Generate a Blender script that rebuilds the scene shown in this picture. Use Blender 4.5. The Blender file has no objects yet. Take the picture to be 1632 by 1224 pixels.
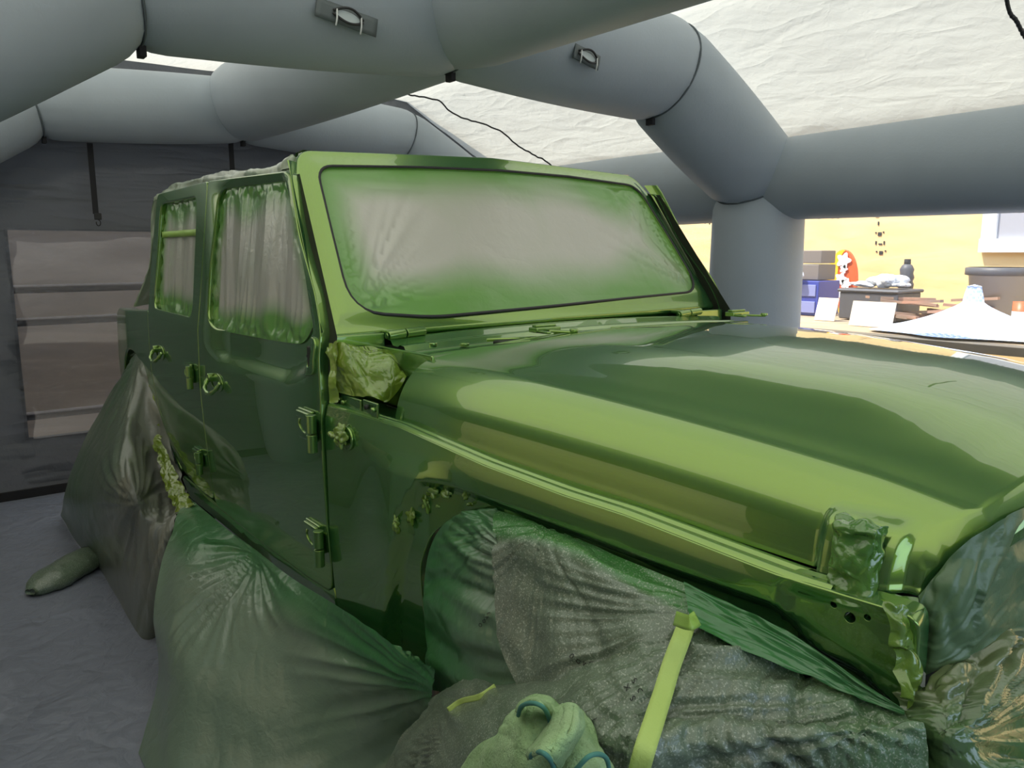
import bpy, bmesh, math, random
from mathutils import Vector, Matrix, noise, geometry
random.seed(7)
C = bpy.context.scene.collection
sc = bpy.context.scene

# ------------------------------------------------------------------ camera, world, sun, exposure
CAM = Vector((1.8566, -1.6070, 1.4892)); FPX = 1267.69
_yaw, _pit, _rol = map(math.radians, (142.9004, -9.4673, -0.1487))
_f = Vector((math.cos(_pit)*math.cos(_yaw), math.cos(_pit)*math.sin(_yaw), math.sin(_pit)))
_r0 = _f.cross(Vector((0, 0, 1))).normalized(); _u0 = _r0.cross(_f)
_r = _r0*math.cos(_rol) + _u0*math.sin(_rol); _u = -_r0*math.sin(_rol) + _u0*math.cos(_rol)
cd = bpy.data.cameras.new('camera'); cam = bpy.data.objects.new('camera', cd); C.objects.link(cam)
cam.matrix_world = Matrix(((_r.x, _u.x, -_f.x, CAM.x), (_r.y, _u.y, -_f.y, CAM.y), (_r.z, _u.z, -_f.z, CAM.z), (0, 0, 0, 1)))
cd.sensor_width = 36; cd.lens = FPX/1632*36; cd.clip_start = 0.02; cd.clip_end = 200
sc.camera = cam
w = bpy.data.worlds.new('sky'); sc.world = w; w.use_nodes = True
bg = w.node_tree.nodes['Background']
bg.inputs['Color'].default_value = (0.60, 0.76, 1.0, 1); bg.inputs['Strength'].default_value = 4.4
sd = bpy.data.lights.new('sun', 'SUN'); sun = bpy.data.objects.new('sun', sd); C.objects.link(sun)
sd.energy = 12.0; sd.angle = math.radians(1.0); sd.color = (1.0, 0.93, 0.80)
sun.rotation_euler = Vector((-0.22, -0.50, 0.84)).to_track_quat('Z', 'Y').to_euler()
sc.view_settings.view_transform = 'Standard'; sc.view_settings.look = 'None'
sc.view_settings.gamma = 1.0; sc.view_settings.use_curve_mapping = False
sc.view_settings.exposure = -0.72
sc.cycles.use_denoising = True
sc.cycles.max_bounces = 10; sc.cycles.diffuse_bounces = 5; sc.cycles.transparent_max_bounces = 16
sc.cycles.sample_clamp_indirect = 6.0; sc.cycles.caustics_reflective = False; sc.cycles.caustics_refractive = False

# ------------------------------------------------------------------ helpers
def ray(x, y): return _f + _r*((x-816)/FPX) - _u*((y-612)/FPX)
def at(x, y, ax, val):
    """point of the real place seen at a pixel, on a known plane (measuring only)"""
    d = ray(x, y); i = 'xyz'.index(ax); t = (val-CAM[i])/d[i]; return CAM + d*t
def tag(o, label=None, cat=None, group=None, kind=None):
    if label: o['label'] = label
    if cat: o['category'] = cat
    if group: o['group'] = group
    if kind: o['kind'] = kind
    return o
def empty(name, loc=(0, 0, 0)):
    o = bpy.data.objects.new(name, None); C.objects.link(o); o.location = loc; return o
def mesh(name, vs, fs, m, parent=None, smooth=True, normals=None, attr=None):
    me = bpy.data.meshes.new(name); me.from_pydata([tuple(v) for v in vs], [], fs); me.update()
    if smooth: me.polygons.foreach_set('use_smooth', [True]*len(me.polygons))
    if normals: me.normals_split_custom_set_from_vertices([tuple(n) for n in normals])
    if attr:
        for k, vals in attr.items():
            a = me.attributes.new(k, 'FLOAT', 'POINT'); a.data.foreach_set('value', vals)
    me.materials.append(m)
    o = bpy.data.objects.new(name, me); C.objects.link(o)
    if parent:
        o.parent = parent
        o.matrix_parent_inverse = Matrix.Translation(-parent.location) if parent.parent is None else Matrix.Identity(4)
    return o
# every part is modelled in world coordinates: a top-level Empty's own offset is cancelled, deeper parents sit at the origin
def sstep(a, b, x):
    if a == b: return 1.0 if x > a else 0.0
    t = max(0.0, min(1.0, (x-a)/(b-a))); return t*t*(3-2*t)
def lerp(a, b, t): return a+(b-a)*t
def interp(tab, x):
    if x <= tab[0][0]: return tab[0][1]
    for (a, b), (c, d) in zip(tab, tab[1:]):
        if x <= c: return b+(d-b)*(x-a)/(c-a)
    return tab[-1][1]
def crom(p, t):
    n = len(p)-1; x = t*n; i = min(int(x), n-1); u = x-i
    p1, p2 = p[i], p[i+1]; p0 = p[i-1] if i > 0 else p1*2-p2; p3 = p[i+2] if i+2 <= n else p2*2-p1
    return 0.5*((2*p1)+(p2-p0)*u+(2*p0-5*p1+4*p2-p3)*u*u+(3*p1-p0-3*p2+p3)*u*u*u)
def gridfaces(nu, nv, off=0, closed_u=False, flip=False):
    fs = []
    for j in range(nv-1):
        for i in range(nu if closed_u else nu-1):
            a = off+j*nu+i; b = off+j*nu+(i+1) % nu; q = (a, b, b+nu, a+nu)
            fs.append(q[::-1] if flip else q)
    return fs
def box_vf(c, s, rot=None):
    vs = [Vector((x*s[0]/2, y*s[1]/2, z*s[2]/2)) for x in (-1, 1) for y in (-1, 1) for z in (-1, 1)]
    if rot: vs = [rot @ v for v in vs]
    vs = [v+Vector(c) for v in vs]
    return vs, [(0, 1, 3, 2), (4, 6, 7, 5), (0, 4, 5, 1), (2, 3, 7, 6), (0, 2, 6, 4), (1, 5, 7, 3)]
class MB:
    def __init__(s): s.v = []; s.f = []
    def add(s, vs, fs):
        o = len(s.v); s.v += list(vs); s.f += [tuple(i+o for i in f) for f in fs]; return s
    def box(s, c, sz, rot=None): return s.add(*box_vf(c, sz, rot))
    def tube(s, pts, r, n=12, caps=True):
        pts = [Vector(p) for p in pts]; rr = r if isinstance(r, (list, tuple)) else [r]*len(pts)
        vs = []; prev = None
        for i, p in enumerate(pts):
            d = (pts[min(i+1, len(pts)-1)]-pts[max(i-1, 0)]).normalized()
            if prev is None:
                a = Vector((0, 0, 1)) if abs(d.z) < .9 else Vector((1, 0, 0)); e = d.cross(a).normalized()
            else: e = (prev-d*prev.dot(d)).normalized()
            prev = e; g = d.cross(e)
            for k in range(n):
                an = 2*math.pi*k/n; vs.append(p+(e*math.cos(an)+g*math.sin(an))*rr[i])
        fs = gridfaces(n, len(pts), 0, True)
        if caps: fs.append(tuple(range(n))[::-1]); fs.append(tuple((len(pts)-1)*n+k for k in range(n)))
        return s.add(vs, fs)
    def build(s, name, m, parent=None, smooth=False, bevel=0.0, seg=2):
        o = mesh(name, s.v, s.f, m, parent, smooth)
        if bevel:
            b = o.modifiers.new('b', 'BEVEL'); b.width = bevel; b.segments = seg; b.limit_method = 'ANGLE'; b.angle_limit = math.radians(35)
            for p in o.data.polygons: p.use_smooth = True
            o.modifiers.new('w', 'WEIGHTED_NORMAL')
        return o

# ------------------------------------------------------------------ materials
def mat(name, col=(.5, .5, .5), rough=.5, metal=0.0, coat=0.0, spec=.5, alpha=None):
    m = bpy.data.materials.new(name); m.use_nodes = True; b = m.node_tree.nodes['Principled BSDF']
    b.inputs['Base Color'].default_value = (*col, 1); b.inputs['Roughness'].default_value = rough
    b.inputs['Metallic'].default_value = metal; b.inputs['Coat Weight'].default_value = coat
    b.inputs['Coat Roughness'].default_value = .03; b.inputs['Specular IOR Level'].default_value = spec
    return m
def nodes(m): return m.node_tree.nodes, m.node_tree.links, m.node_tree.nodes.get('Principled BSDF')
def N(m, t, **kw):
    n = m.node_tree.nodes.new(t)
    for k, v in kw.items():
        if k in n.inputs: n.inputs[k].default_value = v
        else: setattr(n, k, v)
    return n
def coords(m, scale=(1, 1, 1), rot=(0, 0, 0)):
    t = N(m, 'ShaderNodeTexCoord'); mp = N(m, 'ShaderNodeMapping'); mp.inputs['Scale'].default_value = scale; mp.inputs['Rotation'].default_value = rot
    m.node_tree.links.new(t.outputs['Object'], mp.inputs['Vector']); return mp
def bump(m, layers, target=None):
    """layers: (kind, scale, distance, mapping scale)"""
    ns, ln, b = nodes(m); prev = None
    for kind, sc_, dist, mp in layers:
        co = coords(m, mp)
        if kind == 'noise': t = N(m, 'ShaderNodeTexNoise', Scale=sc_, Detail=4.0, Distortion=.6); out = t.outputs['Fac']
        elif kind == 'ridge':
            t0 = N(m, 'ShaderNodeTexNoise', Scale=sc_, Detail=2.0, Distortion=.4)
            t = N(m, 'ShaderNodeMath', operation='SUBTRACT'); t.inputs[1].default_value = .5
            ln.new(t0.outputs['Fac'], t.inputs[0]); t2 = N(m, 'ShaderNodeMath', operation='ABSOLUTE'); ln.new(t.outputs[0], t2.inputs[0]); out = t2.outputs[0]
            ln.new(co.outputs[0], t0.inputs['Vector']); t = None
        elif kind == 'voronoi':
            t = N(m, 'ShaderNodeTexVoronoi', Scale=sc_); t.feature = 'DISTANCE_TO_EDGE'; out = t.outputs['Distance']
        if t is not None: ln.new(co.outputs[0], t.inputs['Vector'])
        bp = N(m, 'ShaderNodeBump', Strength=1.0, Distance=dist); ln.new(out, bp.inputs['Height'])
        if prev: ln.new(prev.outputs[0], bp.inputs['Normal'])
        prev = bp
    if target: ln.new(prev.outputs[0], target)
    else: ln.new(prev.outputs[0], b.inputs['Normal'])
    return prev

def make_paint():
    """metallic lacquer: yellow-green flakes over a cooler green ground, all under clear coat"""
    m = mat('green_paint', (.29, .465, .022), .24, 1.0, 1.0); ns, ln, b = nodes(m)
    g = N(m, 'ShaderNodeBsdfPrincipled'); g.inputs['Base Color'].default_value = (.020, .125, .034, 1); g.inputs['Roughness'].default_value = .5
    for q in (b, g): q.inputs['Coat Weight'].default_value = 1.0; q.inputs['Coat Roughness'].default_value = .012; q.inputs['Coat IOR'].default_value = 1.78
    lw = N(m, 'ShaderNodeLayerWeight', Blend=.4); mr = N(m, 'ShaderNodeMapRange'); mr.inputs['To Min'].default_value = .42; mr.inputs['To Max'].default_value = .70
    ln.new(lw.outputs['Facing'], mr.inputs['Value'])
    mx = N(m, 'ShaderNodeMixShader'); ln.new(mr.outputs[0], mx.inputs[0]); ln.new(b.outputs[0], mx.inputs[1]); ln.new(g.outputs[0], mx.inputs[2])
    ln.new(mx.outputs[0], ns['Material Output'].inputs['Surface'])
    return m
PAINT = make_paint()
DARK = mat('dark_cavity', (.012, .016, .010), .6)
RUBBER = mat('black_rubber', (.015, .015, .016), .5)
BLACK = mat('black_webbing', (.012, .012, .014), .75)
bump(BLACK, [('noise', 300, .0006, (1, 1, 1))])

def fabric(name, col, trans, tcol, ridge=(6, .01), fine=(60, .001), mp=(1, 1, 1), rough=.6, extra=None):
    m = mat(name, col, rough, 0, 0, .35); ns, ln, b = nodes(m)
    bp = bump(m, [('ridge', ridge[0], ridge[1], mp), ('noise', fine[0], fine[1], (1, 1, 1))]+(extra or []))
    tr = N(m, 'ShaderNodeBsdfTranslucent'); tr.inputs['Color'].default_value = (*tcol, 1); ln.new(bp.outputs[0], tr.inputs['Normal'])
    mx = N(m, 'ShaderNodeMixShader', Fac=trans); ln.new(b.outputs[0], mx.inputs[1]); ln.new(tr.outputs[0], mx.inputs[2])
    ln.new(mx.outputs[0], ns['Material Output'].inputs['Surface'])
    # weave and blotches in the dyed cloth
    co = coords(m, (1, 1, 1)); nz = N(m, 'ShaderNodeTexNoise', Scale=3.0, Detail=5.0); ln.new(co.outputs[0], nz.inputs['Vector'])
    mc = N(m, 'ShaderNodeMix', data_type='RGBA'); mc.inputs['A'].default_value = (*[c*.88 for c in col], 1); mc.inputs['B'].default_value = (*[min(1, c*1.1) for c in col], 1)
    ln.new(nz.outputs['Fac'], mc.inputs['Factor']); ln.new(mc.outputs['Result'], b.inputs['Base Color'])
    return m
ROOF = fabric('white_roof_cloth', (.62, .61, .58), .50, (.53, .495, .405), (3.0, .034), (14, .007), (.7, 2.2, 2.2), .6, [('ridge', 18, .005, (1, 1, 1))])
WALLM = fabric('grey_wall_cloth', (.125, .135, .15), .06, (.3, .32, .36), (3, .055), (30, .003), (.35, .35, 2.2), .45)
TUBE = fabric('blue_grey_tube_cloth', (.37, .42, .46), .05, (.5, .58, .62), (1.2, .004), (80, .0006), (1, 1, 1), .5)
FLOORM = fabric('grey_floor_cloth', (.23, .25, .30), 0.0, (.1, .1, .1), (5, .030), (14, .010), (1, 1, 1), .42)
SEAM = mat('seam_thread', (.10, .12, .13), .8)

def clear_plastic(name, haze=.12, scale=14):
    m = bpy.data.materials.new(name); m.use_nodes = True; ns, ln = m.node_tree.nodes, m.node_tree.links
    ns.remove(ns['Principled BSDF'])
    tp = N(m, 'ShaderNodeBsdfTransparent'); tp.inputs['Color'].default_value = (.93, .93, .93, 1)
    gl = N(m, 'ShaderNodeBsdfGlossy', Roughness=.06); gl.inputs['Color'].default_value = (.9, .9, .9, 1)
    df = N(m, 'ShaderNodeBsdfTranslucent'); df.inputs['Color'].default_value = (.8, .8, .8, 1)
    bp = bump(m, [('ridge', scale, .035 if scale < 12 else .012, (1, 1, 1.6)), ('noise', 40, .003, (1, 1, 1))], gl.inputs['Normal'])
    fr = N(m, 'ShaderNodeFresnel', IOR=1.35); ln.new(bp.outputs[0], fr.inputs['Normal'])
    m1 = N(m, 'ShaderNodeMixShader', Fac=haze); ln.new(tp.outputs[0], m1.inputs[1]); ln.new(df.outputs[0], m1.inputs[2])
    m2 = N(m, 'ShaderNodeMixShader'); ln.new(fr.outputs[0], m2.inputs[0]); ln.new(m1.outputs[0], m2.inputs[1]); ln.new(gl.outputs[0], m2.inputs[2])
    ln.new(m2.outputs[0], ns['Material Output'].inputs['Surface']); return m
CLEAR = clear_plastic('clear_window_film', .05)
CLEARW = clear_plastic('crinkled_window_film', .10, 11)

# ------------------------------------------------------------------ large structure: the inflatable booth
CY = 0.244                                   # the booth's middle line
ARCH = [(-2.38, 0.0), (-2.38, 1.70), (-1.246, 2.37), (0, 2.44), (1.246, 2.37), (2.076, 1.88), (2.076, 0.0)]
ROOFP = [(-2.66, 1.77), (-2.50, 1.98), (-1.36, 2.62), (0, 2.70), (1.36, 2.62), (2.20, 2.16), (2.36, 1.95)]
ARX = (-3.5, -1.0, 3.9)

def sag_sheet(name, x0, x1, prof, m, nx=40, sag=.03, amp=.012, seed=0, kind='structure'):
    pts = []; seglen = []
    n = 12
    prof2 = []
    for a, b in zip(prof, prof[1:]):
        for k in range(n): prof2.append((lerp(a[0], b[0], k/n), lerp(a[1], b[1], k/n)))
    prof2.append(prof[-1]); vs = []
    for j, (py, pz) in enumerate(prof2):
        for i in range(nx+1):
            t = i/nx; x = lerp(x0, x1, t); s = sag*math.sin(math.pi*t)
            d = noise.noise(Vector((x*2.2+seed, py*1.3, pz*1.3)))*amp+noise.noise(Vector((x*6+seed, py*5, pz*5)))*amp*.4
            vs.append((x, CY+py*(1-s*.15), pz-s*.5+d))
    o = mesh(name, vs, gridfaces(nx+1, len(prof2)), m); tag(o, kind=kind); return o
def wall_sheet(name, P0, P1, z0, z1, m, hole=None, nx=60, nz=40, amp=.015, seed=0):
    """a hanging cloth from P0 to P1 with a rectangular opening hole=(s0,s1,z0,z1)"""
    P0 = Vector((*P0, 0)); P1 = Vector((*P1, 0)); L = (P1-P0).length; d = (P1-P0)/L; nrm = Vector((-d.y, d.x, 0))
    ss = sorted(set([L*i/nx for i in range(nx+1)]+(list(hole[:2]) if hole else [])))
    zs = sorted(set([lerp(z0, z1, i/nz) for i in range(nz+1)]+(list(hole[2:]) if hole else [])))
    vs = []
    for z in zs:
        for s in ss:
            h = noise.noise(Vector((s*1.2+seed, z*4, seed)))*amp+abs(noise.noise(Vector((s*3+z*2+seed, z*7-s, 2))))*amp*.8
            if hole and hole[0]-.02 < s < hole[1]+.02 and hole[2]-.02 < z < hole[3]+.02: h *= .3
            vs.append(P0+d*s+nrm*h+Vector((0, 0, z)))
    fs = []; n = len(ss)
    for j in range(len(zs)-1):
        for i in range(n-1):
            if hole:
                cs = (ss[i]+ss[i+1])/2; cz = (zs[j]+zs[j+1])/2
                if hole[0] < cs < hole[1] and hole[2] < cz < hole[3]: continue
            fs.append((j*n+i, j*n+i+1, (j+1)*n+i+1, (j+1)*n+i))
    o = mesh(name, vs, fs, m); tag(o, kind='structure'); return o

tag(sag_sheet('ceiling', -3.9, 4.3, ROOFP, ROOF, 150, .0, .02, 3), 'white cloth roof of the booth')
# floor: one cloth sheet that runs up a little at the walls
vs = []; nx, ny = 120, 70
for j in range(ny+1):
    for i in range(nx+1):
        x = lerp(-3.72, 4.2, i/nx); y = lerp(-2.36, 2.55, j/ny)
        edge = .05*sstep(-2.1, -2.36, y)
        z = .004+abs(noise.noise(Vector((x*1.6, y*1.6, 5))))*.012+edge
        vs.append((x, y, z))
tag(mesh('floor', vs, gridfaces(nx+1, ny+1), FLOORM), kind='structure')
BX = -3.72
wall_sheet('wall_back', (BX, -2.4), (BX, 2.5), 0, 2.66, WALLM, (2.4-1.10, 2.4+1.45, .37, 1.62), 70, 50, .03, 1)
wall_sheet('wall_right', (-3.72, 2.56), (4.2, 2.56), 0, 2.0, WALLM, (.3, 7.6, .45, 1.70), 120, 20, .02, 2)
wall_sheet('wall_left', (-3.72, -2.40), (4.2, -2.40), 0, 1.85, WALLM, (.5, 4.3, .55, 1.62), 120, 20, .02, 4)
wall_sheet('wall_front', (4.2, -2.4), (4.2, 2.5), 0, 2.66, WALLM, (.8, 4.0, .8, 1.9), 60, 30, .02, 6)  # out of view; its opening is added and sized to let daylight in

def film_pane(name, P0, P1, z0, z1, m, amp=.012, n=(60, 40), seed=0):
    P0 = Vector((*P0, 0)); P1 = Vector((*P1, 0)); nrm = (P1-P0).normalized().cross(Vector((0, 0, 1)))
    vs = []
    for j in range(n[1]+1):
        for i in range(n[0]+1):
            p = P0.lerp(P1, i/n[0]); z = lerp(z0, z1, j/n[1])
            h = noise.noise(Vector((p.x*2+seed, p.y*2, z*5)))*amp
            vs.append(p+nrm*h+Vector((0, 0, z)))
    o = mesh(name, vs, gridfaces(n[0]+1, n[1]+1), m); tag(o, kind='structure'); return o
film_pane('window_1', (BX+.01, -1.12), (BX+.01, 1.47), .36, 1.63, CLEARW, .02, (70, 50), 3)
film_pane('window_2', (-3.5, 2.55), (3.95, 2.55), .43, 1.72, CLEAR, .006, (80, 20), 8)
film_pane('window_3', (-3.25, -2.39), (.6, -2.39), .53, 1.64, CLEAR, .006, (60, 20), 9)

# inflated frame: every tube is a part
frame = empty('inflatable_frame', (-1.0, CY, 0)); tag(frame, 'blue-grey inflated tube frame arching over the green car', 'tent frame')
def tube_seg(name, A, B, nA, nB, r, parent=frame, bulge=.012, n=40, m=24):
    """inflated tube from A to B; its ends are cut on the planes with normals nA / nB"""
    A, B = Vector(A), Vector(B); d = (B-A).normalized(); e = d.cross(Vector((1, 0, 0)) if abs(d.x) < .9 else Vector((0, 1, 0))).normalized(); g = d.cross(e); L = (B-A).length
    vs = []
    for j in range(m+1):
        t = j/m; rr = r-.018*max(0, 1-min(t, 1-t)*L/.10)**2+bulge*math.sin(math.pi*t)
        for k in range(n):
            an = 2*math.pi*k/n; o = (e*math.cos(an)+g*math.sin(an))*rr
            sA = -(o.dot(nA))/(d.dot(nA)) if nA else 0; sB = -(o.dot(nB))/(d.dot(nB)) if nB else 0
            s = lerp(sA, L+sB, t); q = A+d*s+o
            wr = max(0, 1-min(t, 1-t)*L/.28)
            q += o.normalized()*noise.noise(Vector((an*9, t*2, A.y+A.x)))*.006*wr
            vs.append(q)
    return mesh(name, vs, gridfaces(n, m+1, 0, True), TUBE, parent)
def seam_ring(P, nrm, r, parent=frame):
    nrm = nrm.normalized(); e = nrm.cross(Vector((1, 0, 0))).normalized(); g = nrm.cross(e)
    return e, g
def arch(X, r=.25):
    if X < -3: r = .20
    k = .25-r          # the rear arch is slimmer but keeps its inner line
    P = [Vector((X, CY+a-math.copysign(k, a)*(abs(a) > 1), b-k*(b > 1.5))) for a, b in ARCH]; dirs = [(P[i+1]-P[i]).normalized() for i in range(len(P)-1)]
    for i in range(len(P)-1):
        nA = (dirs[i-1]+dirs[i]).normalized() if i > 0 else None
        nB = (dirs[i]+dirs[i+1]).normalized() if i+1 < len(dirs) else None
        nm = 'column' if i in (0, 5) else 'arch_tube'
        t = tube_seg(nm, P[i], P[i+1], nA, nB, r)
        if i > 0:     # stitched seam ring at the joint
            e = Vector((1, 0, 0)); g = nA.cross(e).normalized(); c = 1/max(.3, abs(dirs[i].dot(nA)))
            ring = [P[i]+(e*math.cos(2*math.pi*k/48)+g*math.sin(2*math.pi*k/48)*c)*(r-.014) for k in range(49)]
            MB().tube(ring, .0045, 6, False).build('seam', SEAM, t, True)
            # webbing tab under the joint
            if i in (2, 3, 4):
                q = P[i]+g*(1 if g.z < 0 else -1)*(r*c-.01)
                MB().box(q+Vector((0, 0, -.012)), (.045, .022, .034)).build('loop_tab', BLACK, t, False, .002)
for X in ARX: arch(X)
for X0, X1 in zip(ARX, ARX[1:]):
    tube_seg('ridge_tube', (X0, CY, 2.44), (X1, CY, 2.44), None, None, .245)
    for s in (-1, 1):
        sy, sz = (2.09, 1.88) if s > 0 else (-2.39, 1.70)
        tube_seg('side_tube', (X0, CY+sy, sz), (X1, CY+sy, sz), None, None, .22)

# ------------------------------------------------------------------ outside the booth
def wood(name, c1, c2, scale=(1, 1, 1), rough=.7):
    m = mat(name, c1, rough); ns, ln, b = nodes(m); co = coords(m, scale)
    nz = N(m, 'ShaderNodeTexNoise', Scale=2.2, Detail=8.0, Distortion=1.6); ln.new(co.outputs[0], nz.inputs['Vector'])
    cr = N(m, 'ShaderNodeValToRGB'); cr.color_ramp.elements[0].position = .3; cr.color_ramp.elements[0].color = (*c2, 1)
    cr.color_ramp.elements[1].position = .75; cr.color_ramp.elements[1].color = (*c1, 1); ln.new(nz.outputs['Fac'], cr.inputs[0]); ln.new(cr.outputs[0], b.inputs['Base Color'])
    return m
PLY = wood('plywood', (.90, .68, .34), (.74, .50, .22), (.6, 1, 3))
PLYB = wood('brown_board', (.34, .27, .21), (.24, .19, .15), (1, .5, 3))
GROUND = wood('concrete_ground', (.45, .44, .42), (.30, .29, .28), (1, 1, 1))
tag(MB().box((0, 0, -.06), (40, 40, .1)).build('ground', GROUND), kind='structure')
tag(MB().box((0, 5.05, 1.6), (12, .06, 3.5)).build('wall_plywood', PLY), kind='structure')
tag(MB().box((-1.5, -4.0, 1.3), (7, .06, 2.9)).build('wall_yard', wood('tan_board', (.80, .55, .28), (.60, .40, .20), (.6, 1, 3))), kind='structure')
tag(MB().box((-4.75, 0, 1.6), (.06, 7, 3.5)).build('wall_boards', PLYB), kind='structure')

# ------------------------------------------------------------------ the car
def roundpoly(pts, n=6):
    """pts: (x, y) or (x, y, radius)"""
    out = []; k = len(pts)
    for i, p in enumerate(pts):
        if len(p) < 3 or p[2] <= 0: out.append(Vector(p[:2])); continue
        P = Vector(p[:2]); A = Vector(pts[i-1][:2]); B = Vector(pts[(i+1) % k][:2])
        a = (A-P); b = (B-P); r = min(p[2], a.length*.49, b.length*.49); a.normalize(); b.normalize()
        for j in range(n+1):
            t = j/n; out.append((P+a*r)*(1-t)**2+P*2*t*(1-t)+(P+b*r)*t*t)
    return out
def resample(poly, step):
    out = []
    for a, b in zip(poly, poly[1:]+poly[:1]):
        k = max(1, int(math.ceil((b-a).length/step)))
        for i in range(k): out.append(a.lerp(b, i/k))
    return out
def area(p): return sum(a.x*b.y-b.x*a.y for a, b in zip(p, p[1:]+p[:1]))/2
def inside(pt, poly):
    x, y = pt; c = False
    for a, b in zip(poly, poly[1:]+poly[:1]):
        if (a.y > y) != (b.y > y) and x < (b.x-a.x)*(y-a.y)/(b.y-a.y)+a.x: c = not c
    return c
def dist_poly(pt, poly, closed=True):
    P = Vector(pt); m = 1e9
    for a, b in zip(poly, poly[1:]+(poly[:1] if closed else [])):
        d = b-a; L = d.length_squared; t = max(0, min(1, (P-a).dot(d)/L)) if L else 0
        m = min(m, (P-(a+d*t)).length_squared)
    return math.sqrt(m)
def panel(name, outer, holes, M, m, parent=None, res=.02, rim=(.004, .02), out=(0, -1, 0), mirror=False, attr=None, holerim=None, norims=False):
    """a sheet-metal skin over map M(u, v), cut to an outline with openings, with rolled-in edges"""
    out = Vector(out)
    loops = [resample(outer, res)]+[resample(h, res) for h in holes]
    if area(loops[0]) < 0: loops[0].reverse()
    for h in loops[1:]:
        if area(h) > 0: h.reverse()
    verts = []; edges = []
    for lp in loops:
        o = len(verts); verts += lp; edges += [(o+i, o+(i+1) % len(lp)) for i in range(len(lp))]
    nb = len(verts)
    xs = [p.x for p in loops[0]]; ys = [p.y for p in loops[0]]
    j = 0; y = min(ys)+res*.5
    while y < max(ys):
        x = min(xs)+(res*.5 if j % 2 else 0)
        while x < max(xs):
            if inside((x, y), loops[0]) and not any(inside((x, y), h) for h in loops[1:]):
                if all(dist_poly((x, y), l) > res*.45 for l in loops): verts.append(Vector((x, y)))
            x += res
        y += res*.87; j += 1
    r = geometry.delaunay_2d_cdt(verts, edges, [], 0, 1e-7); V, F, OV = r[0], r[2], r[3]
    remap = {}
    for i, src in enumerate(OV):
        for q in src: remap[q] = i
    e = 1.5e-3
    def nrm(u, v):
        n = (Vector(M(u+e, v))-Vector(M(u-e, v))).cross(Vector(M(u, v+e))-Vector(M(u, v-e))).normalized()
        return n if n.dot(out) > 0 else -n
    P3 = []; NN = []
    for v in V: P3.append(Vector(M(v.x, v.y))); NN.append(nrm(v.x, v.y))
    faces = []
    for f in F:
        c = sum((V[i] for i in f), Vector((0, 0)))/len(f)
        if not inside(c, loops[0]) or any(inside(c, h) for h in loops[1:]): continue
        f = list(f); n = (P3[f[1]]-P3[f[0]]).cross(P3[f[2]]-P3[f[0]])
        if n.dot(out) < 0: f.reverse()
        faces.append(tuple(f))
    if not norims:
        o = 0
        for li, lp in enumerate(loops):
            rr, dep = rim if li == 0 or not holerim else holerim
            k = len(lp); base = [remap[o+i] for i in range(k)]; o += k; rings = [base]
            steps = [(math.sin(a)*rr, (1-math.cos(a))*rr, a) for a in (math.radians(30), math.radians(60), math.radians(90))]+[(rr, rr+dep, math.radians(90))]
            for off, dd, a in steps:
                ring = []
                for i in range(k):
                    t = (lp[(i+1) % k]-lp[i-1]); t.normalize(); n2 = Vector((t.y, -t.x)); q = lp[i]
                    b0 = P3[base[i]]; N0 = NN[base[i]]; T = (Vector(M(q.x+n2.x*e, q.y+n2.y*e))-b0); T = (T-N0*T.dot(N0)).normalized()
                    P3.append(b0+T*off-N0*dd); NN.append((N0*math.cos(a)+T*math.sin(a)).normalized()); ring.append(len(P3)-1)
                rings.append(ring)
            for A, B in zip(rings, rings[1:]):
                for i in range(k):
                    q = (A[i], B[i], B[(i+1) % k], A[(i+1) % k]); n = (P3[q[1]]-P3[q[0]]).cross(P3[q[3]]-P3[q[0]])
                    if n.length < 1e-12: n = (P3[q[2]]-P3[q[1]]).cross(P3[q[3]]-P3[q[1]])
                    if n.dot(NN[A[i]]+NN[B[i]]) < 0: q = q[::-1]
                    faces.append(q)
    if mirror:
        P3 = [Vector((p.x, -p.y, p.z)) for p in P3]; NN = [Vector((p.x, -p.y, p.z)) for p in NN]; faces = [f[::-1] for f in faces]
    at_ = {k: [fn(p) for p in P3] for k, fn in attr.items()} if attr else None
    return mesh(name, P3, faces, m, parent, True, NN, at_)

# side of the body: x along the car, z up; returns y
WIN_F = [(-.935, 1.675, .05), (-.885, 1.700, .04), (-.345, 1.688, .05), (-.280, 1.640, .05), (-.128, 1.421, .05), (-.082, 1.33, .07), (-.15, 1.245, .08), (-.35, 1.238, .05), (-.90, 1.228, .08), (-.962, 1.26, .05), (-.970, 1.414, .05)]
WIN_R = [(-1.665, 1.690, .05), (-1.145, 1.692, .05), (-1.125, 1.249, .06), (-1.69, 1.254, .06)]
SHO = [Vector(p) for p in [(-1.30, 1.30), (-1.20, 1.16), (-.79, 1.112), (-.22, 1.120), (-.07, 1.17), (-.035, 1.27), (-.11, 1.39), (-.23, 1.55), (-.30, 1.68), (-.34, 1.72), (-.9, 1.73), (-1.3, 1.73)]]
_sho = roundpoly([(p.x, p.y, .07) for p in SHO])
def y_side(x, z):
    if z > 1.22: y = -.800+.118*(z-1.22)
    elif z > .80: y = -.800
    else: y = -.800+.018*((.80-z)/.30)**1.6
    y -= .006*math.exp(-((z-.98)/.22)**2)
    y += .012*sstep(-2.2, -2.5, x)
    return y
def y_front_door(x, z):
    y = y_side(x, z)
    if z > 1.05 and x > -1.03:
        d = dist_poly((x, z), _sho) if inside((x, z), _sho) else 0.0
        d = min(d, 10)
        y += .024*sstep(0, .060, d)*sstep(-1.02, -.75, x)
    return y
def side_map(fn): return lambda u, v: Vector((u, fn(u, v), v))

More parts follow.
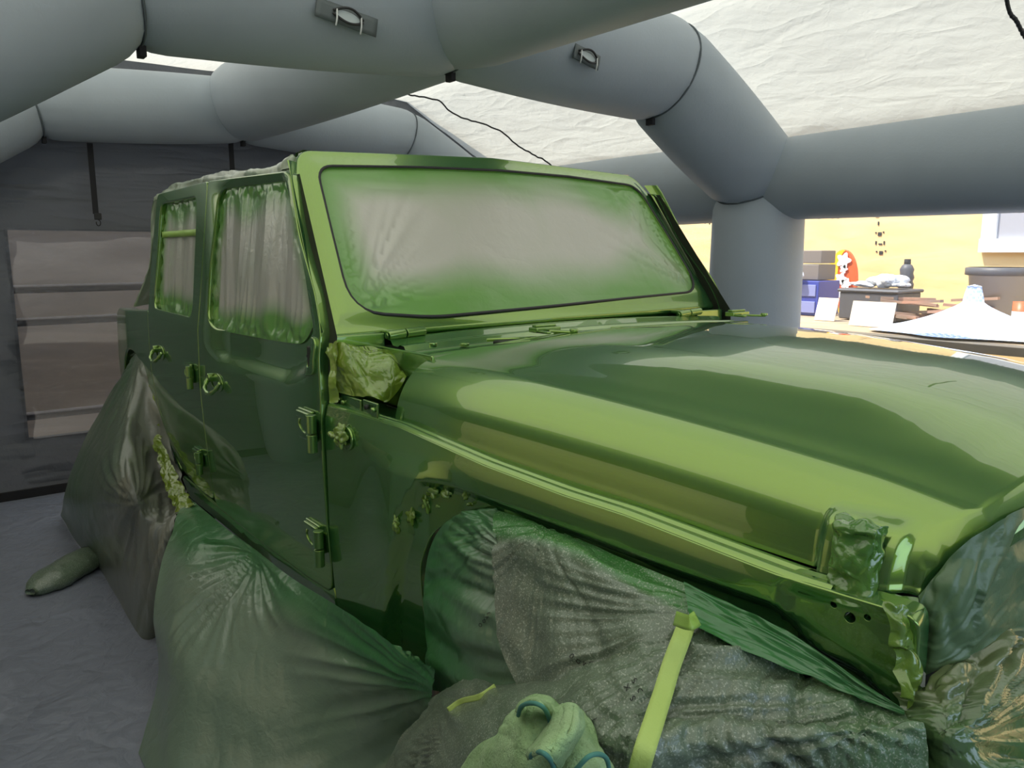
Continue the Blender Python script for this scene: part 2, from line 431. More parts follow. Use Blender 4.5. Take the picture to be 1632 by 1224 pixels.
DOOR_F = [(-1.026, 1.728, .02), (-.295, 1.704, .03), (-.20, 1.533, .05), (-.071, 1.385, .03), (-.020, 1.300, .03), (-.010, 1.12), (-.004, .72), (-.004, .66, .03), (-.02, .605, .06), (-.17, .592, .02), (-.526, .583), (-1.013, .585, .04), (-1.012, .70, .03), (-1.044, 1.0, .03), (-1.042, 1.2), (-1.033, 1.48)]
DOOR_R = [(-1.036, 1.728, .02), (-1.043, 1.48), (-1.052, 1.2), (-1.054, 1.0, .03), (-1.022, .70, .03), (-1.025, .600, .04), (-1.20, .598), (-1.442, .628, .1), (-1.56, .70, .05), (-1.663, .815, .05), (-1.745, .95, .05), (-1.768, 1.05, .05), (-1.768, 1.235), (-1.762, 1.45), (-1.715, 1.722, .03)]
car = empty('car', (-.55, 0, 0)); tag(car, 'freshly painted glossy green four-door off-road car masked with film', 'car')
door = {}
for mir in (False, True):
    q = .016 if not mir else .04
    df = panel('front_door', roundpoly(DOOR_F), [roundpoly(WIN_F)], side_map(y_front_door), PAINT, car, q, (.0035, .03), mirror=mir, holerim=(.008, .018))
    dr = panel('rear_door', roundpoly(DOOR_R), [roundpoly(WIN_R)], side_map(y_side), PAINT, car, q+.004, (.0035, .03), mirror=mir, holerim=(.008, .018))
    if not mir: door['f'], door['r'] = df, dr
    # dark shut lines and rebate behind the doors
    jam = [(-1.80, .50), (.02, .50), (.02, 1.29), (-.10, 1.45), (-.28, 1.715), (-1.72, 1.725), (-1.79, 1.24)]
    panel('door_frame', roundpoly([(-1.775, 1.12), (-1.68, .81), (-1.46, .62), (-1.44, .56), (0.03, .56), (0.03, 1.28), (-.28, 1.70), (-1.72, 1.715), (-1.78, 1.24)]), [roundpoly(WIN_F), roundpoly(WIN_R)],
          lambda u, v: Vector((u, y_side(u, v)+.026, v)), DARK, car, .05, (.002, .01), mirror=mir, norims=True)
    # body side under the doors
    panel('rocker_panel', roundpoly([(-1.46, .585, .03), (-1.20, .590), (-1.0, .577), (-.526, .575), (-.17, .584), (-.03, .594, .01), (-.002, .612), (-.002, .532), (-.53, .530), (-1.38, .520, .02)]), [], side_map(y_side), PAINT, car, .03, (.008, .03), mirror=mir)
    # rear quarter with wheel opening
    Q = [(-1.777, 1.238), (-2.40, 1.214, .03), (-2.455, 1.19, .03), (-2.475, .95), (-2.46, .62), (-2.42, .62), (-2.40, .78, .1), (-2.345, .955, .1), (-2.24, 1.045, .08), (-2.08, 1.055, .08), (-1.90, .99, .1), (-1.79, .86, .1), (-1.62, .70, .08), (-1.50, .60), (-1.475, .615), (-1.57, .695, .05), (-1.673, .812, .05), (-1.755, .948, .05), (-1.778, 1.05, .05)]
    panel('quarter_panel', roundpoly(Q), [], side_map(y_side), PAINT, car, .02 if not mir else .05, (.010, .05), mirror=mir)

# front fender: the wing narrows towards the nose; its flare bed is pressed inwards
REC = roundpoly([(.405, 1.010, .03), (.62, 1.006), (.805, .998), (1.0, .990), (1.225, .985, .03), (1.265, .935, .03), (1.34, .925), (1.385, .895, .01), (1.45, .85), (1.45, .4), (.20, .4), (.215, .60), (.285, .80, .04), (.325, .862, .03), (.315, .90, .03)])
def y_fend(x, z):
    y = -.799+.125*x
    if z < .80: y += .018*((.80-z)/.30)**1.6
    y += .010*sstep(1.06, 1.12, z+.045*x)
    if inside((x, z), REC): y += .028*sstep(0, .028, dist_poly((x, z), REC))
    # pressed facet that swells towards the flare bed
    t = sstep(.13, .33, x+(1.03-z)*.15)*sstep(1.06, 1.0, z)*sstep(.62, .86, z)*sstep(.50, .40, x)
    y -= .020*t
    # headlight bracket block
    t = sstep(1.215, 1.245, x)*sstep(1.03, 1.0, z)
    y += .012*t
    return y
FEND = [(.006, 1.105), (.3, 1.096), (.59, 1.064), (.80, 1.050), (.94, 1.046), (1.13, 1.031), (1.25, 1.022), (1.36, 1.022, .02), (1.405, 1.022, .02), (1.408, .885, .01), (1.345, .884, .02), (1.254, .916), (1.123, .934), (1.051, .942), (.926, .949), (.777, .956), (.66, .963, .03), (.559, .958, .04), (.479, .931, .03), (.411, .879, .03), (.360, .785, .03), (.342, .665, .03), (.376, .510, .01), (.01, .530), (.01, .594), (.006, .62)]
HO = [[Vector((cx+rr*math.cos(a*math.pi/6), cz+rr*math.sin(a*math.pi/6))) for a in range(12)] for cx, cz, rr in [(1.297, 1.004, .0055), (1.320, .993, .0085), (1.343, 1.001, .0055)]]
for mir in (False, True):
    fe = panel('front_fender', roundpoly(FEND), HO if not mir else [], side_map(y_fend), PAINT, car, .012 if not mir else .04, (.0035, .03), mirror=mir, holerim=(.001, .02))
    if not mir: fender = fe
    sgn = 1 if not mir else -1
    # inner ledge under the bonnet edge, with a rolled bead
    vs = []; xs = [.004+.03*i for i in range(44)]; PRF = ((0, 0), (.10, .006), (.28, .007), (.38, -.004), (.52, -.005), (.60, .004), (.78, .004), (.90, -.004), (1.0, -.014), (1.1, -.06))
    for x in xs:
        z = interp([(.006, 1.105), (.3, 1.096), (.59, 1.064), (.80, 1.050), (.94, 1.046), (1.13, 1.031), (1.25, 1.022), (1.4, 1.022)], x)
        yo = -y_fend(x, z)-.002; yi = .722-.14*(x-.235)-.004 if x > .235 else .720
        for t, dz in PRF: vs.append(Vector((x, -sgn*lerp(yo, yi, t), z+.003+dz)))
    MB().add(vs, gridfaces(len(PRF), len(xs), 0, False, mir)).build('fender_ledge', PAINT, car, True)

# bonnet
ZED = [(.2, 1.090), (.54, 1.072), (.70, 1.060), (.90, 1.049), (1.09, 1.035), (1.23, 1.029), (1.40, 1.030)]
def interp_s(tab, x):
    h = .06; return (interp(tab, x-h)+2*interp(tab, x)+interp(tab, x+h))/4
def hood_pt(s, t):
    """s 0..1 cowl to nose, t -1..1 across; beyond s=1 the lip turns down"""
    at_ = abs(t); ss = min(s, 1.0)
    yh_r, yh_f = .722, .560
    # cross-section, fraction of half width / height above the edge
    sec = [(0.0, 1.0), (.16, .995), (.30, .980), (.45, .945), (.58, .90), (.70, .83), (.80, .755), (.88, .68), (.94, .62), (1.0, 0)]
    x_f = interp([(0, 1.462), (.3, 1.450), (.45, 1.432), (.5, 1.424), (.6, 1.404), (.7, 1.382), (.8, 1.373), (1, 1.378)], at_)
    x = lerp(.235, x_f, ss)
    yh = lerp(yh_r, yh_f, sstep(.0, 1.0, ss)*.3+ss*.7)
    ze = interp(ZED, x)
    zs = lerp(1.238, 1.150, ss**1.6)-.006*sstep(.86, 1.0, ss)      # shoulder height
    zc = interp_s([(0, 1.274), (.25, 1.286), (.5, 1.284), (.75, 1.266), (.9, 1.243), (1, 1.214)], ss)      # centre height
    # section: crowned top blending into a broad shoulder, then the side
    a = at_; TA = math.radians(84); RZ = (zs-ze)*.80; RY = .155*yh/math.sin(TA)
    if a < .55:
        u = a/.55; k = u; y = yh*.845*u; z = lerp(zc, zs, k*k*(.55+.45*k))
    elif a < .88:
        th0 = math.radians(9); th = lerp(0, TA, (a-.55)/.33)
        y = yh*.845+RY*math.sin(th); z = zs-RZ*(1-math.cos(th))/(1-math.cos(TA))-.012*math.sin(th)
    else:
        y0 = yh; z0 = zs-RZ-.012*math.sin(TA); k = (a-.88)/.12
        y = y0+.003*math.sin(k*math.pi*.5); z = lerp(z0, ze, k)
    # soft power bulge, wide at the cowl, fading at the nose
    bw = lerp(.47, .30, ss); yy = abs(y)
    z += .013*sstep(bw+.09, bw-.09, yy)*sstep(1.02, .70, ss)*sstep(-.02, .14, ss)
    # raised housing round the bonnet catch
    mk = sstep(1.238, 1.256, x)*sstep(1.368, 1.345, x)*sstep(1.128, 1.106, z)
    y += .026*mk
    if s > 1:      # chamfered nose lip, then the turned-down edge
        k = s-1; wt = sstep(ze, zs, z); c1 = min(1, k/.5)
        x += .026*c1*(.6+.4*wt); z -= wt*(.034*c1+.010*c1*c1+max(0, k-.5)*.03)
        y -= (1-wt)*(.016*c1*c1+max(0, k-.5)*.04)
    return Vector((x, math.copysign(y, t) if t else 0.0, z))
ns_, nt_ = 150, 180
ts = [lerp(-1, 1, j/nt_) for j in range(nt_+1)]
srow = [i/ns_ for i in range(ns_+1)]+[1.04, 1.12, 1.2, 1.3, 1.4, 1.5, 1.56, 1.7, 2.0]
srow = sorted(srow)
vs = [hood_pt(s, t) for s in srow for t in ts]
fs = gridfaces(nt_+1, len(srow))
hood = mesh('hood', vs, fs, PAINT, car)
# thin turned edge and dark underside
und = MB()
for sg in (0, -1):
    row = [hood_pt(s, -1 if sg == 0 else 1) for s in srow[:ns_+1]]
    v2 = row+[p+Vector((0, .02 if sg == 0 else -.02, -.002)) for p in row]+[p+Vector((0, .03 if sg == 0 else -.03, .03)) for p in row]
    und.add(v2, gridfaces(len(row), 3))
row = [hood_pt(0, t) for t in ts]; und.add(row+[p+Vector((.0, 0, -.012)) for p in row]+[p+Vector((.03, 0, -.014)) for p in row], gridfaces(len(row), 3))
und.build('hood_edge', PAINT, hood, True)

# engine bay filling: dark, under bonnet and cowl
MB().box((.72, 0, .86), (1.24, 1.02, .40)).build('engine_bay', DARK, car, False, .02)
MB().box((-1.2, 0, .80), (2.3, 1.40, .60)).build('body_tub', DARK, car, False, .02)

# windscreen frame on its raked plane, with a little crown
def ws_x(y, z): return -.034-.70*(z-1.30)+.028*(1-(y/.75)**2)-.028*.12
def ws_map(u, v): return Vector((ws_x(u, v), u, v))
WS_OUT = roundpoly([(-.762, 1.290, .015), (-.758, 1.33), (-.700, 1.70, .03), (-.672, 1.778, .035), (0, 1.800), (.672, 1.778, .045), (.712, 1.70, .03), (.775, 1.33), (.777, 1.300, .015), (0, 1.298)])
WS_IN = roundpoly([(-.685, 1.335, .09), (-.664, 1.55), (-.645, 1.732, .05), (-.3, 1.748), (0, 1.755), (.3, 1.752), (.652, 1.735, .06), (.690, 1.55), (.722, 1.345, .09), (.3, 1.335), (0, 1.325), (-.45, 1.312, .06)])
def ws_map_b(u, v):
    p = ws_map(u, v); dO = dist_poly((u, v), WS_OUT); dI = dist_poly((u, v), WS_IN)
    b = .012*sstep(0, .055, dO)
    return p+Vector((.82, 0, .57))*(b-.012)
wsf = panel('windshield_frame', WS_OUT, [WS_IN], ws_map_b, PAINT, car, .013, (.012, .055), out=(.82, 0, .57), holerim=(.004, .012))
# black seal line round the glass
ring = resample(WS_IN, .02); sl = [ws_map(p.x, p.y)+Vector((.82, 0, .57))*-.004 for p in ring]; sl.append(sl[0])
MB().tube(sl, .0048, 8, False).build('glass_seal', RUBBER, wsf, True)
# header and A-pillar sides behind the frame
for mir in (1, -1):
    vs = []; 
    for z in (1.29, 1.38, 1.48, 1.58, 1.66, 1.71, 1.738):
        ye = interp([(1.29, -.760), (1.33, -.758), (1.70, -.706), (1.765, -.680)], z)
        xf = ws_x(ye, z)-.006
        xd = interp([(1.29, -.016), (1.31, -.018), (1.385, -.066), (1.533, -.194), (1.704, -.290), (1.765, -.34)], z)
        yd = y_side(0, z)+.001
        for k in range(6):
            t = k/5; xx = lerp(xf, xd+.004, t)+.014*math.sin(math.pi*t); yy = lerp(ye-.008, yd, t)-.010*math.sin(math.pi*t)
            vs.append(Vector((xx, yy*mir, z)))
    MB().add(vs, gridfaces(6, 7, 0, False, mir == 1)).build('pillar_side', PAINT, wsf, True)
rf = MB()
hd = [ws_map(y, 1.79 if abs(y) < .3 else 1.782)+Vector((-.02, 0, -.004)) for y in [lerp(-.66, .66, i/12) for i in range(13)]]
rf.add(hd+[p+Vector((-.05, 0, -.004)) for p in hd]+[p+Vector((-.09, 0, -.03)) for p in hd], gridfaces(13, 3)).build('header_rail', PAINT, wsf, True)
# door tops' roof rails and far side
for mir in (1, -1):
    MB().tube([(-.45, -.690*mir, 1.712), (-.9, -.690*mir, 1.712), (-1.68, -.690*mir, 1.70)], .016, 10).build('roof_rail', DARK, car, True)

# ------------------------------------------------------------------ car details
# cowl between windscreen and bonnet
vs = []; CP = [(-.07, 1.262), (-.028, 1.268), (.0, 1.272), (.022, 1.270), (.034, 1.258), (.06, 1.256), (.072, 1.262), (.092, 1.260), (.10, 1.250), (.16, 1.247), (.225, 1.246), (.25, 1.236)]
ys_ = [lerp(-.615, .72, i/40) for i in range(41)]
for y in ys_:
    cr = 1-(y/.75)**2
    for x, z in CP: vs.append((x-.008+.020*cr, y, z-.016+.022*cr))
cowl = mesh('cowl_panel', vs, gridfaces(len(CP), len(ys_), 0, False, True), PAINT, car)
for y0, y1 in ((-.40, -.17), (.02, .20), (.28, .48)):
    cy_ = (y0+y1)/2; cr = 1-(cy_/.75)**2
    m_ = MB(); m_.box((.195+.012*cr, cy_, 1.235+.022*cr), (.058, y1-y0, .012))
    m_.build('air_slot', DARK, cowl, False, .004)
for y in (-.33, -.10, .12, .36, .52):
    cr = 1-(y/.75)**2
    MB().tube([(.165, y-.08, 1.243+.022*cr), (.215, y+.10, 1.243+.022*cr)], .0045, 8).build('grille_bar', PAINT, cowl, True)
for mir in (1, -1):
    mb = MB(); mb.box((.10, -.625*mir, 1.17), (.30, .012, .15)); mb.box((-.004, -.69*mir, 1.17), (.012, .14, .22)); mb.box((.10, -.69*mir, 1.085), (.27, .13, .012))
    mb.build('cowl_side', PAINT, car, False, .004)
    # bolted plate on the inner edge of the wing
    bp_ = MB(); bp_.box((.070, -.760*mir, 1.120), (.13, .006, .034)); bp_.box((.178, -.757*mir, 1.122), (.075, .006, .036)); bp_.box((.14, -.745*mir, 1.106), (.06, .02, .008))
    pl = bp_.build('mounting_plate', PAINT, car, False, .003)
    for x, z in ((.02, 1.122), (.045, 1.118), (.172, 1.126), (.205, 1.124)):
        MB().tube([(x, -.760*mir, z), (x, -.770*mir, z)], .006, 10).build('bolt', PAINT if x != .172 else DARK, pl, True)
# hinges of the folding windscreen
for mir in (1, -1):
    yb = -.565*mir
    b_ = MB(); b_.tube([(.012, yb-.052, 1.272), (.012, yb-.002, 1.276)], .0125, 20); b_.tube([(.012, yb+.002, 1.276), (.012, yb+.058, 1.279)], .0125, 20)
    b_.tube([(.012, yb-.054, 1.272), (.012, yb-.058, 1.272)], .008, 16)
    b_.box((-.012, yb, 1.280), (.035, .10, .010))
    b_.build('windshield_hinge', PAINT, wsf, False, .002)
# bonnet hinge brackets / washer housings on the cowl
for cx, cy_ in ((.215, -.245), (.20, .60)):
    k = MB(); k.box((cx-.012, cy_, 1.282), (.036, .085, .014)); k.box((cx-.015, cy_, 1.292), (.020, .070, .008)); k.box((cx+.045, cy_+.015, 1.279), (.075, .018, .007), Matrix.Rotation(.5, 3, 'Z')); k.box((cx+.02, cy_-.03, 1.278), (.05, .014, .007))
    k.tube([(cx+.072, cy_+.03, 1.278), (cx+.072, cy_+.03, 1.288)], .012, 12)
    k.build('hood_bracket', PAINT, cowl, False, .003)
for cx, cy_ in ((.09, -.53), (.15, -.47)):
    MB().tube([(cx, cy_, 1.248), (cx, cy_, 1.256)], .013, 14).build('screw_cap', PAINT, cowl, False, .002)

def hinge(parent, x, z, s=1.0, sx=1):
    for mir in (1, -1):
        if mir == -1 and parent is not door['f']: continue
    yb = y_side(x, z)
    h = MB()
    h.box((x-.062*s, yb-.006, z+.006), (.078*s, .012, .074*s))
    h.box((x-.062*s, yb-.014, z+.030*s), (.070*s, .012, .016*s))
    h.box((x-.022*s, yb-.012, z), (.030*s, .018, .050*s))
    o = h.build('hinge', PAINT, parent, False, .004, 3)
    MB().tube([(x, yb-.022, z-.048*s), (x, yb-.022, z-.006*s)], .0125*s, 20).build('hinge_barrel', PAINT, o, False, .0015)
    MB().tube([(x, yb-.022, z-.002*s), (x, yb-.022, z+.040*s)], .0125*s, 20).build('hinge_barrel', PAINT, o, False, .0015)
    # C-shaped bead between the two bolts
    p = [(x-.088*s, z+.016*s), (x-.094*s, z+.006*s), (x-.088*s, z-.004*s), (x-.078*s, z-.010*s), (x-.056*s, z-.016*s), (x-.046*s, z-.012*s), (x-.042*s, z-.004*s), (x-.048*s, z+.004*s)]
    MB().tube([(a, yb-.0125, b) for a, b in p], .003*s, 8).build('bolt_bead', PAINT, o, True)
hinge(door['f'], -.014, 1.040, 1.1); hinge(door['f'], -.012, .735, 1.1)
hinge(door['r'], -1.098, 1.048, .95); hinge(door['r'], -1.070, .735, .95)
def handle(parent, x, z, fn, s=1.0):
    yb = fn(x, z)
    # recessed cup outline and taped grip
    ring = [(x+.062*s*math.cos(a), yb-.002, z+.030*s*math.sin(a)) for a in [i*math.pi/16 for i in range(33)]]
    o = MB().tube(ring, .002*s, 8, False).build('door_handle', PAINT, parent, True)
    g = [(x-.055*s, yb-.008, z+.018*s), (x-.050*s, yb-.022, z-.004*s), (x-.030*s, yb-.034, z-.024*s), (x+.010*s, yb-.034, z-.034*s), (x+.045*s, yb-.024, z-.020*s), (x+.058*s, yb-.008, z+.006*s)]
    g = [Vector(q) for q in g]; g = [crom(g, i/20) for i in range(21)]
    MB().tube(g, [.007*s+.0014*math.sin(i*1.9) for i in range(21)], 10).build('grip', PAINT, o, True)
    MB().tube([(x-.052*s, yb+.004, z+.010*s), (x-.052*s, yb-.018, z+.010*s)], .015*s, 18).build('lock_button', PAINT, o, False, .003)
    MB().box((x+.006*s, yb+.006, z), (.085*s, .008, .038*s)).build('handle_cup', DARK, o, False, .004)
handle(door['f'], -.845, 1.058, y_front_door); handle(door['r'], -1.585, 1.085, y_side)
# mirror mounting pad on the front door
mp_ = panel('mirror_mount', roundpoly([(-.098, 1.175, .02), (-.034, 1.185, .02), (-.028, 1.275, .025), (-.088, 1.270, .025)]), [roundpoly([(-.078, 1.195, .012), (-.050, 1.198, .012), (-.046, 1.252, .012), (-.074, 1.250, .012)])],
      lambda u, v: Vector((u, y_front_door(u, v)-.008, v)), PAINT, door['f'], .008, (.004, .01), holerim=(.003, .012))
MB().box((-.063, y_front_door(-.063, 1.22)-.001, 1.224), (.030, .008, .056)).build('socket', DARK, mp_, False, .004)
MB().tube([(-.088, y_front_door(-.088, 1.22)-.012, 1.224), (-.088, y_front_door(-.088, 1.22)-.006, 1.224)], .0035, 8).build('screw_hole', DARK, mp_, True)

TYRE = mat('tyre_rubber', (.02, .02, .022), .7)
def lathe_y(name, prof, cx, cy_, cz, sg, m, parent, n=40):
    vs = [Vector((cx+r_*math.cos(2*math.pi*k/n), cy_+sg*d, cz+r_*math.sin(2*math.pi*k/n))) for r_, d in prof for k in range(n)]
    return mesh(name, vs, gridfaces(n, len(prof), 0, True), m, parent)
for wx in (.86, -2.12):
    for sg in (-1, 1):
        wt = lathe_y('wheel', [(.20, -.20), (.33, -.21), (.362, -.19), (.37, -.12), (.37, -.06), (.362, -.02), (.33, 0), (.21, -.005), (.20, -.02), (.12, -.05), (.0, -.05)], wx, .78*sg, .372, sg, TYRE, car)
        lathe_y('wheel_rim', [(.205, -.012), (.19, -.035), (.08, -.045), (.06, -.02), (0, -.02)], wx, .78*sg, .372, sg, mat('rim', (.25, .26, .27), .35, .8), wt)

# ------------------------------------------------------------------ masking films
def film_mat(name, clean, spray, rough=.25, bumps=None, speck=0.0, trans=.12, coat=.5, nscale=2.5, gain=.75):
    m = mat(name, clean, rough, 0, coat, .6); ns, ln, b = nodes(m)
    at_ = N(m, 'ShaderNodeAttribute'); at_.attribute_name = 'spray'
    co = coords(m); nz = N(m, 'ShaderNodeTexNoise', Scale=nscale, Detail=5.0, Distortion=.5); ln.new(co.outputs[0], nz.inputs['Vector'])
    a1 = N(m, 'ShaderNodeMath', operation='MULTIPLY_ADD'); a1.inputs[1].default_value = gain; a1.inputs[2].default_value = -gain*.5
    ln.new(nz.outputs['Fac'], a1.inputs[0]); a2 = N(m, 'ShaderNodeMath', operation='ADD'); a2.use_clamp = True
    ln.new(a1.outputs[0], a2.inputs[0]); ln.new(at_.outputs['Fac'], a2.inputs[1])
    mx = N(m, 'ShaderNodeMix', data_type='RGBA'); mx.inputs['A'].default_value = (*clean, 1); mx.inputs['B'].default_value = (*spray, 1); ln.new(a2.outputs[0], mx.inputs['Factor'])
    last = mx.outputs['Result']
    if speck:
        v = N(m, 'ShaderNodeTexNoise', Scale=330.0, Detail=2.0); ln.new(co.outputs[0], v.inputs['Vector'])
        cr = N(m, 'ShaderNodeValToRGB'); cr.color_ramp.elements[0].position = .56; cr.color_ramp.elements[0].color = (0, 0, 0, 1); cr.color_ramp.elements[1].position = .66; cr.color_ramp.elements[1].color = (speck, speck, speck, 1)
        ln.new(v.outputs['Fac'], cr.inputs[0]); m3 = N(m, 'ShaderNodeMix', data_type='RGBA'); m3.inputs['B'].default_value = (.62, .68, .56, 1)
        ln.new(cr.outputs[0], m3.inputs['Factor']); ln.new(last, m3.inputs['A']); last = m3.outputs['Result']
    ln.new(last, b.inputs['Base Color'])
    bp = bump(m, bumps or [('ridge', 9, .012, (1, 1, 1)), ('noise', 50, .0015, (1, 1, 1))])
    ln.new(bp.outputs[0], b.inputs['Coat Normal'])
    tr = N(m, 'ShaderNodeBsdfTranslucent'); ln.new(last, tr.inputs['Color'])
    ms = N(m, 'ShaderNodeMixShader', Fac=trans); ln.new(b.outputs[0], ms.inputs[1]); ln.new(tr.outputs[0], ms.inputs[2]); ln.new(ms.outputs[0], ns['Material Output'].inputs['Surface'])
    return m
F_WS = film_mat('windscreen_film', (.55, .54, .46), (.16, .36, .075), .33, [('ridge', 3.5, .010, (1, .6, 1.6)), ('noise', 30, .0012, (1, 1, 1))], nscale=3.0, gain=.6, coat=.25)
F_SIDE = film_mat('side_window_film', (.50, .50, .44), (.12, .30, .06), .28, [('ridge', 7, .012, (1, 1, .35)), ('noise', 40, .0015, (1, 1, 1))], nscale=4, coat=.6)
F_BAG = film_mat('draped_film', (.21, .29, .20), (.045, .20, .055), .3, [('ridge', 6, .016, (1, 1, .6)), ('noise', 45, .002, (1, 1, 1))], nscale=1.6, gain=.9, coat=.45)
F_GREY = film_mat('rear_draped_film', (.22, .23, .19), (.075, .13, .075), .34, [('ridge', 5, .02, (1, 1, .6)), ('noise', 45, .002, (1, 1, 1))], nscale=2.0, gain=.9, coat=.35)
F_SPEC = film_mat('speckled_film', (.17, .21, .155), (.06, .22, .05), .3, [('ridge', 6, .012, (1, 1, 1)), ('noise', 120, .0015, (1, 1, 1))], .5, nscale=3, coat=.45)
F_FOIL = film_mat('glossy_crumpled_film', (.22, .31, .025), (.06, .20, .03), .2, [('ridge', 14, .03, (1, 1, 1)), ('noise', 50, .003, (1, 1, 1))], nscale=8, coat=1.0, trans=0.03)
F_BUMP = film_mat('bumper_film', (.17, .22, .10), (.06, .17, .05), .2, [('ridge', 5, .02, (.5, 1, 1)), ('noise', 45, .002, (1, 1, 1))], nscale=3, coat=.8)
F_NOSE = film_mat('grille_film', (.12, .20, .10), (.07, .16, .07), .40, [('ridge', 9, .010, (1, 1, 1.4)), ('noise', 60, .001, (1, 1, 1))], nscale=3, coat=.12)
TAPE = mat('green_masking_tape', (.46, .62, .16), .55); bump(TAPE, [('noise', 220, .0008, (1, 1, 1)), ('ridge', 12, .003, (1, 1, 1))])
TAPEF = mat('frosted_green_tape', (.32, .52, .10), .35)

# windscreen
def ws_film(u, v):
    d = dist_poly((u, v), WS_IN); p = ws_map(u, v)
    h = -.010+.006*noise.noise(Vector((u*2.2, v*3, 1)))*sstep(0, .1, d)
    # tension creases running out of the lower left corner and along the top and right edges
    for cx, cz, a0, amp in ((-.66, 1.345, 9, .004), (.69, 1.36, 8, .004), (.64, 1.72, 9, .003)):
        rx, rz = u-cx, v-cz; rr = math.hypot(rx, rz)
        if rr < .5: h += amp*abs(noise.noise(Vector((math.atan2(rz, rx)*a0, rr*1.5, cx))))*sstep(.5, .08, rr)*sstep(0, .03, d)*2
    if v > 1.66: h += .004*noise.noise(Vector((u*5, v*40, 4)))*sstep(0, .02, d)
    if u > .45: h += .005*noise.noise(Vector((u*24, v*6, 7)))*sstep(0, .03, d)
    return p+Vector((.82, 0, .57))*h
def ws_spray(p):
    d = dist_poly((p.y, p.z), WS_IN)
    return .98-1.0*sstep(.01, .17, d+.06*noise.noise(Vector((p.y*3, p.z*4, 2))))
mfw = panel('windshield_masking_film', WS_IN, [], ws_film, F_WS, None, .011, out=(.82, 0, .57), norims=True, attr={'spray': ws_spray})
tag(mfw, 'pale masking film with green overspray edges taped over the windscreen', 'masking film')
def side_film(win, dep, fold, yb, name, lab, sd):
    W = roundpoly(win)
    def fn(u, v):
        d = dist_poly((u, v), W); y = yb(u, v)+dep
        e = sstep(0, .05, d)
        y += e*fold*(noise.noise(Vector((u*9+sd, v*1.1, sd)))+.6*abs(noise.noise(Vector((u*22, v*3-u*4, sd))))*(1.3-sstep(1.28, 1.45, v)))
        y += .010*noise.noise(Vector((u*30, v*30, 3)))*sstep(.05, .015, d)*sstep(0, .008, d)
        return Vector((u, y, v))
    def sp(p):
        d = dist_poly((p.x, p.z), W); return .95-.95*sstep(.015, .12, d+.05*noise.noise(Vector((p.x*5, p.z*3, sd))))+.35*sstep(1.50, 1.68, p.z)+.45*sstep(1.34, 1.27, p.z)
    o = panel(name, W, [], fn, F_SIDE, None, .0085, norims=True, attr={'spray': sp}); tag(o, lab, 'masking film'); return o
side_film(WIN_F, .020, .020, y_side, 'window_masking_film', 'wrinkled masking film covering the front side window of the green car', 3.3)
side_film(WIN_R, .022, .012, y_side, 'window_masking_film', 'masking film with a light green tape band covering the rear side window', 8.1)
tp = MB(); vs = [Vector((lerp(-1.655, -1.165, i/16), y_side(0, 1.555)+.012+.003*math.sin(i), 1.56+z)) for z in (-.012, .012) for i in range(17)]
t_ = mesh('tape_band', vs, gridfaces(17, 2, 0, False, False), TAPEF); so = t_.modifiers.new('s', 'SOLIDIFY'); so.thickness = .001
tag(t_, 'light green tape band across the film of the rear side window', 'tape')
# far side windows
for W_ in (WIN_F, WIN_R):
    o = panel('window_masking_film', roundpoly(W_), [], lambda u, v: Vector((u, y_side(u, v)+.022, v)), F_SIDE, None, .05, norims=True, mirror=True, attr={'spray': lambda p: .3})
    tag(o, 'masking film on the far side %s window behind the windscreen' % ('front' if W_ is WIN_F else 'rear'), 'masking film')

def sabs(x): return math.sqrt(x*x+.003)
def drape(name, rows, m, lab, cat='masking film', nu=90, nv=80, folds=(), amp=.012, fr=(6, 3), seed=0, spray=None, flip=False, parent=None, crink=.0018, thick=0, edge=.08, ax='x'):
    """film hung over control rows (top to bottom); folds: (point, amplitude, angular frequency, reach)"""
    rows = [[Vector(p) for p in r] for r in rows]
    rows = [[crom(r, i/nu) for i in range(nu+1)] for r in rows]
    G = [[crom([r[i] for r in rows], j/nv) for i in range(nu+1)] for j in range(nv+1)]
    out = []
    for j in range(nv+1):
        line = []
        for i in range(nu+1):
            p = G[j][i]; du = G[j][min(i+1, nu)]-G[j][max(i-1, 0)]; dv = G[min(j+1, nv)][i]-G[max(j-1, 0)][i]
            n = du.cross(dv)
            n = n.normalized() if n.length > 1e-12 else Vector((0, -1, 0))
            if n.dot(CAMDIR(p)) < 0: n = -n
            u, v = i/nu, j/nv; e = min(1, v/edge, (1-v)/.03+.3)
            h = amp*(sabs(noise.noise(Vector((u*fr[0]+seed, v*fr[1]*.5, seed+.37))))*2-.5)+amp*.6*noise.noise(Vector((u*fr[0]*2.3, v*fr[1]*2.1+seed, 1)))
            h += crink*.5*noise.noise(p*22+Vector((seed, 0, 0)))
            h *= max(0, e)
            for P_, a_, f_, r_ in folds:
                dd = p-P_; rr = dd.length
                if rr < r_:
                    an = math.atan2(dd.z, dd.x if ax == 'x' else dd.y)
                    k = sstep(0, .05, rr)*(1-sstep(r_*.35, r_, rr))
                    h += .55*a_*k*(.6-2.2*sabs(noise.noise(Vector((an*f_*1.6+seed, rr*1.2, seed+.37)))))*min(1, rr/.18)
            line.append(p+n*h)
        out.append(line)
    vs = [p for l in out for p in l]
    sp = [max(0, min(1, spray(p, i % (nu+1)/nu, (i//(nu+1))/nv))) if spray else .3 for i, p in enumerate(vs)]
    o = mesh(name, vs, gridfaces(nu+1, nv+1, 0, False, flip), m, parent, True, None, {'spray': sp})
    if thick: k = o.modifiers.new('s', 'SOLIDIFY'); k.thickness = thick
    if lab: tag(o, lab, cat)
    return o
def CAMDIR(p): return Vector((1.2, -1.6, 1.2))-p       # towards the open side of the booth
def Y(*a): return [at(px, py, 'y', y) for px, py, y in a]
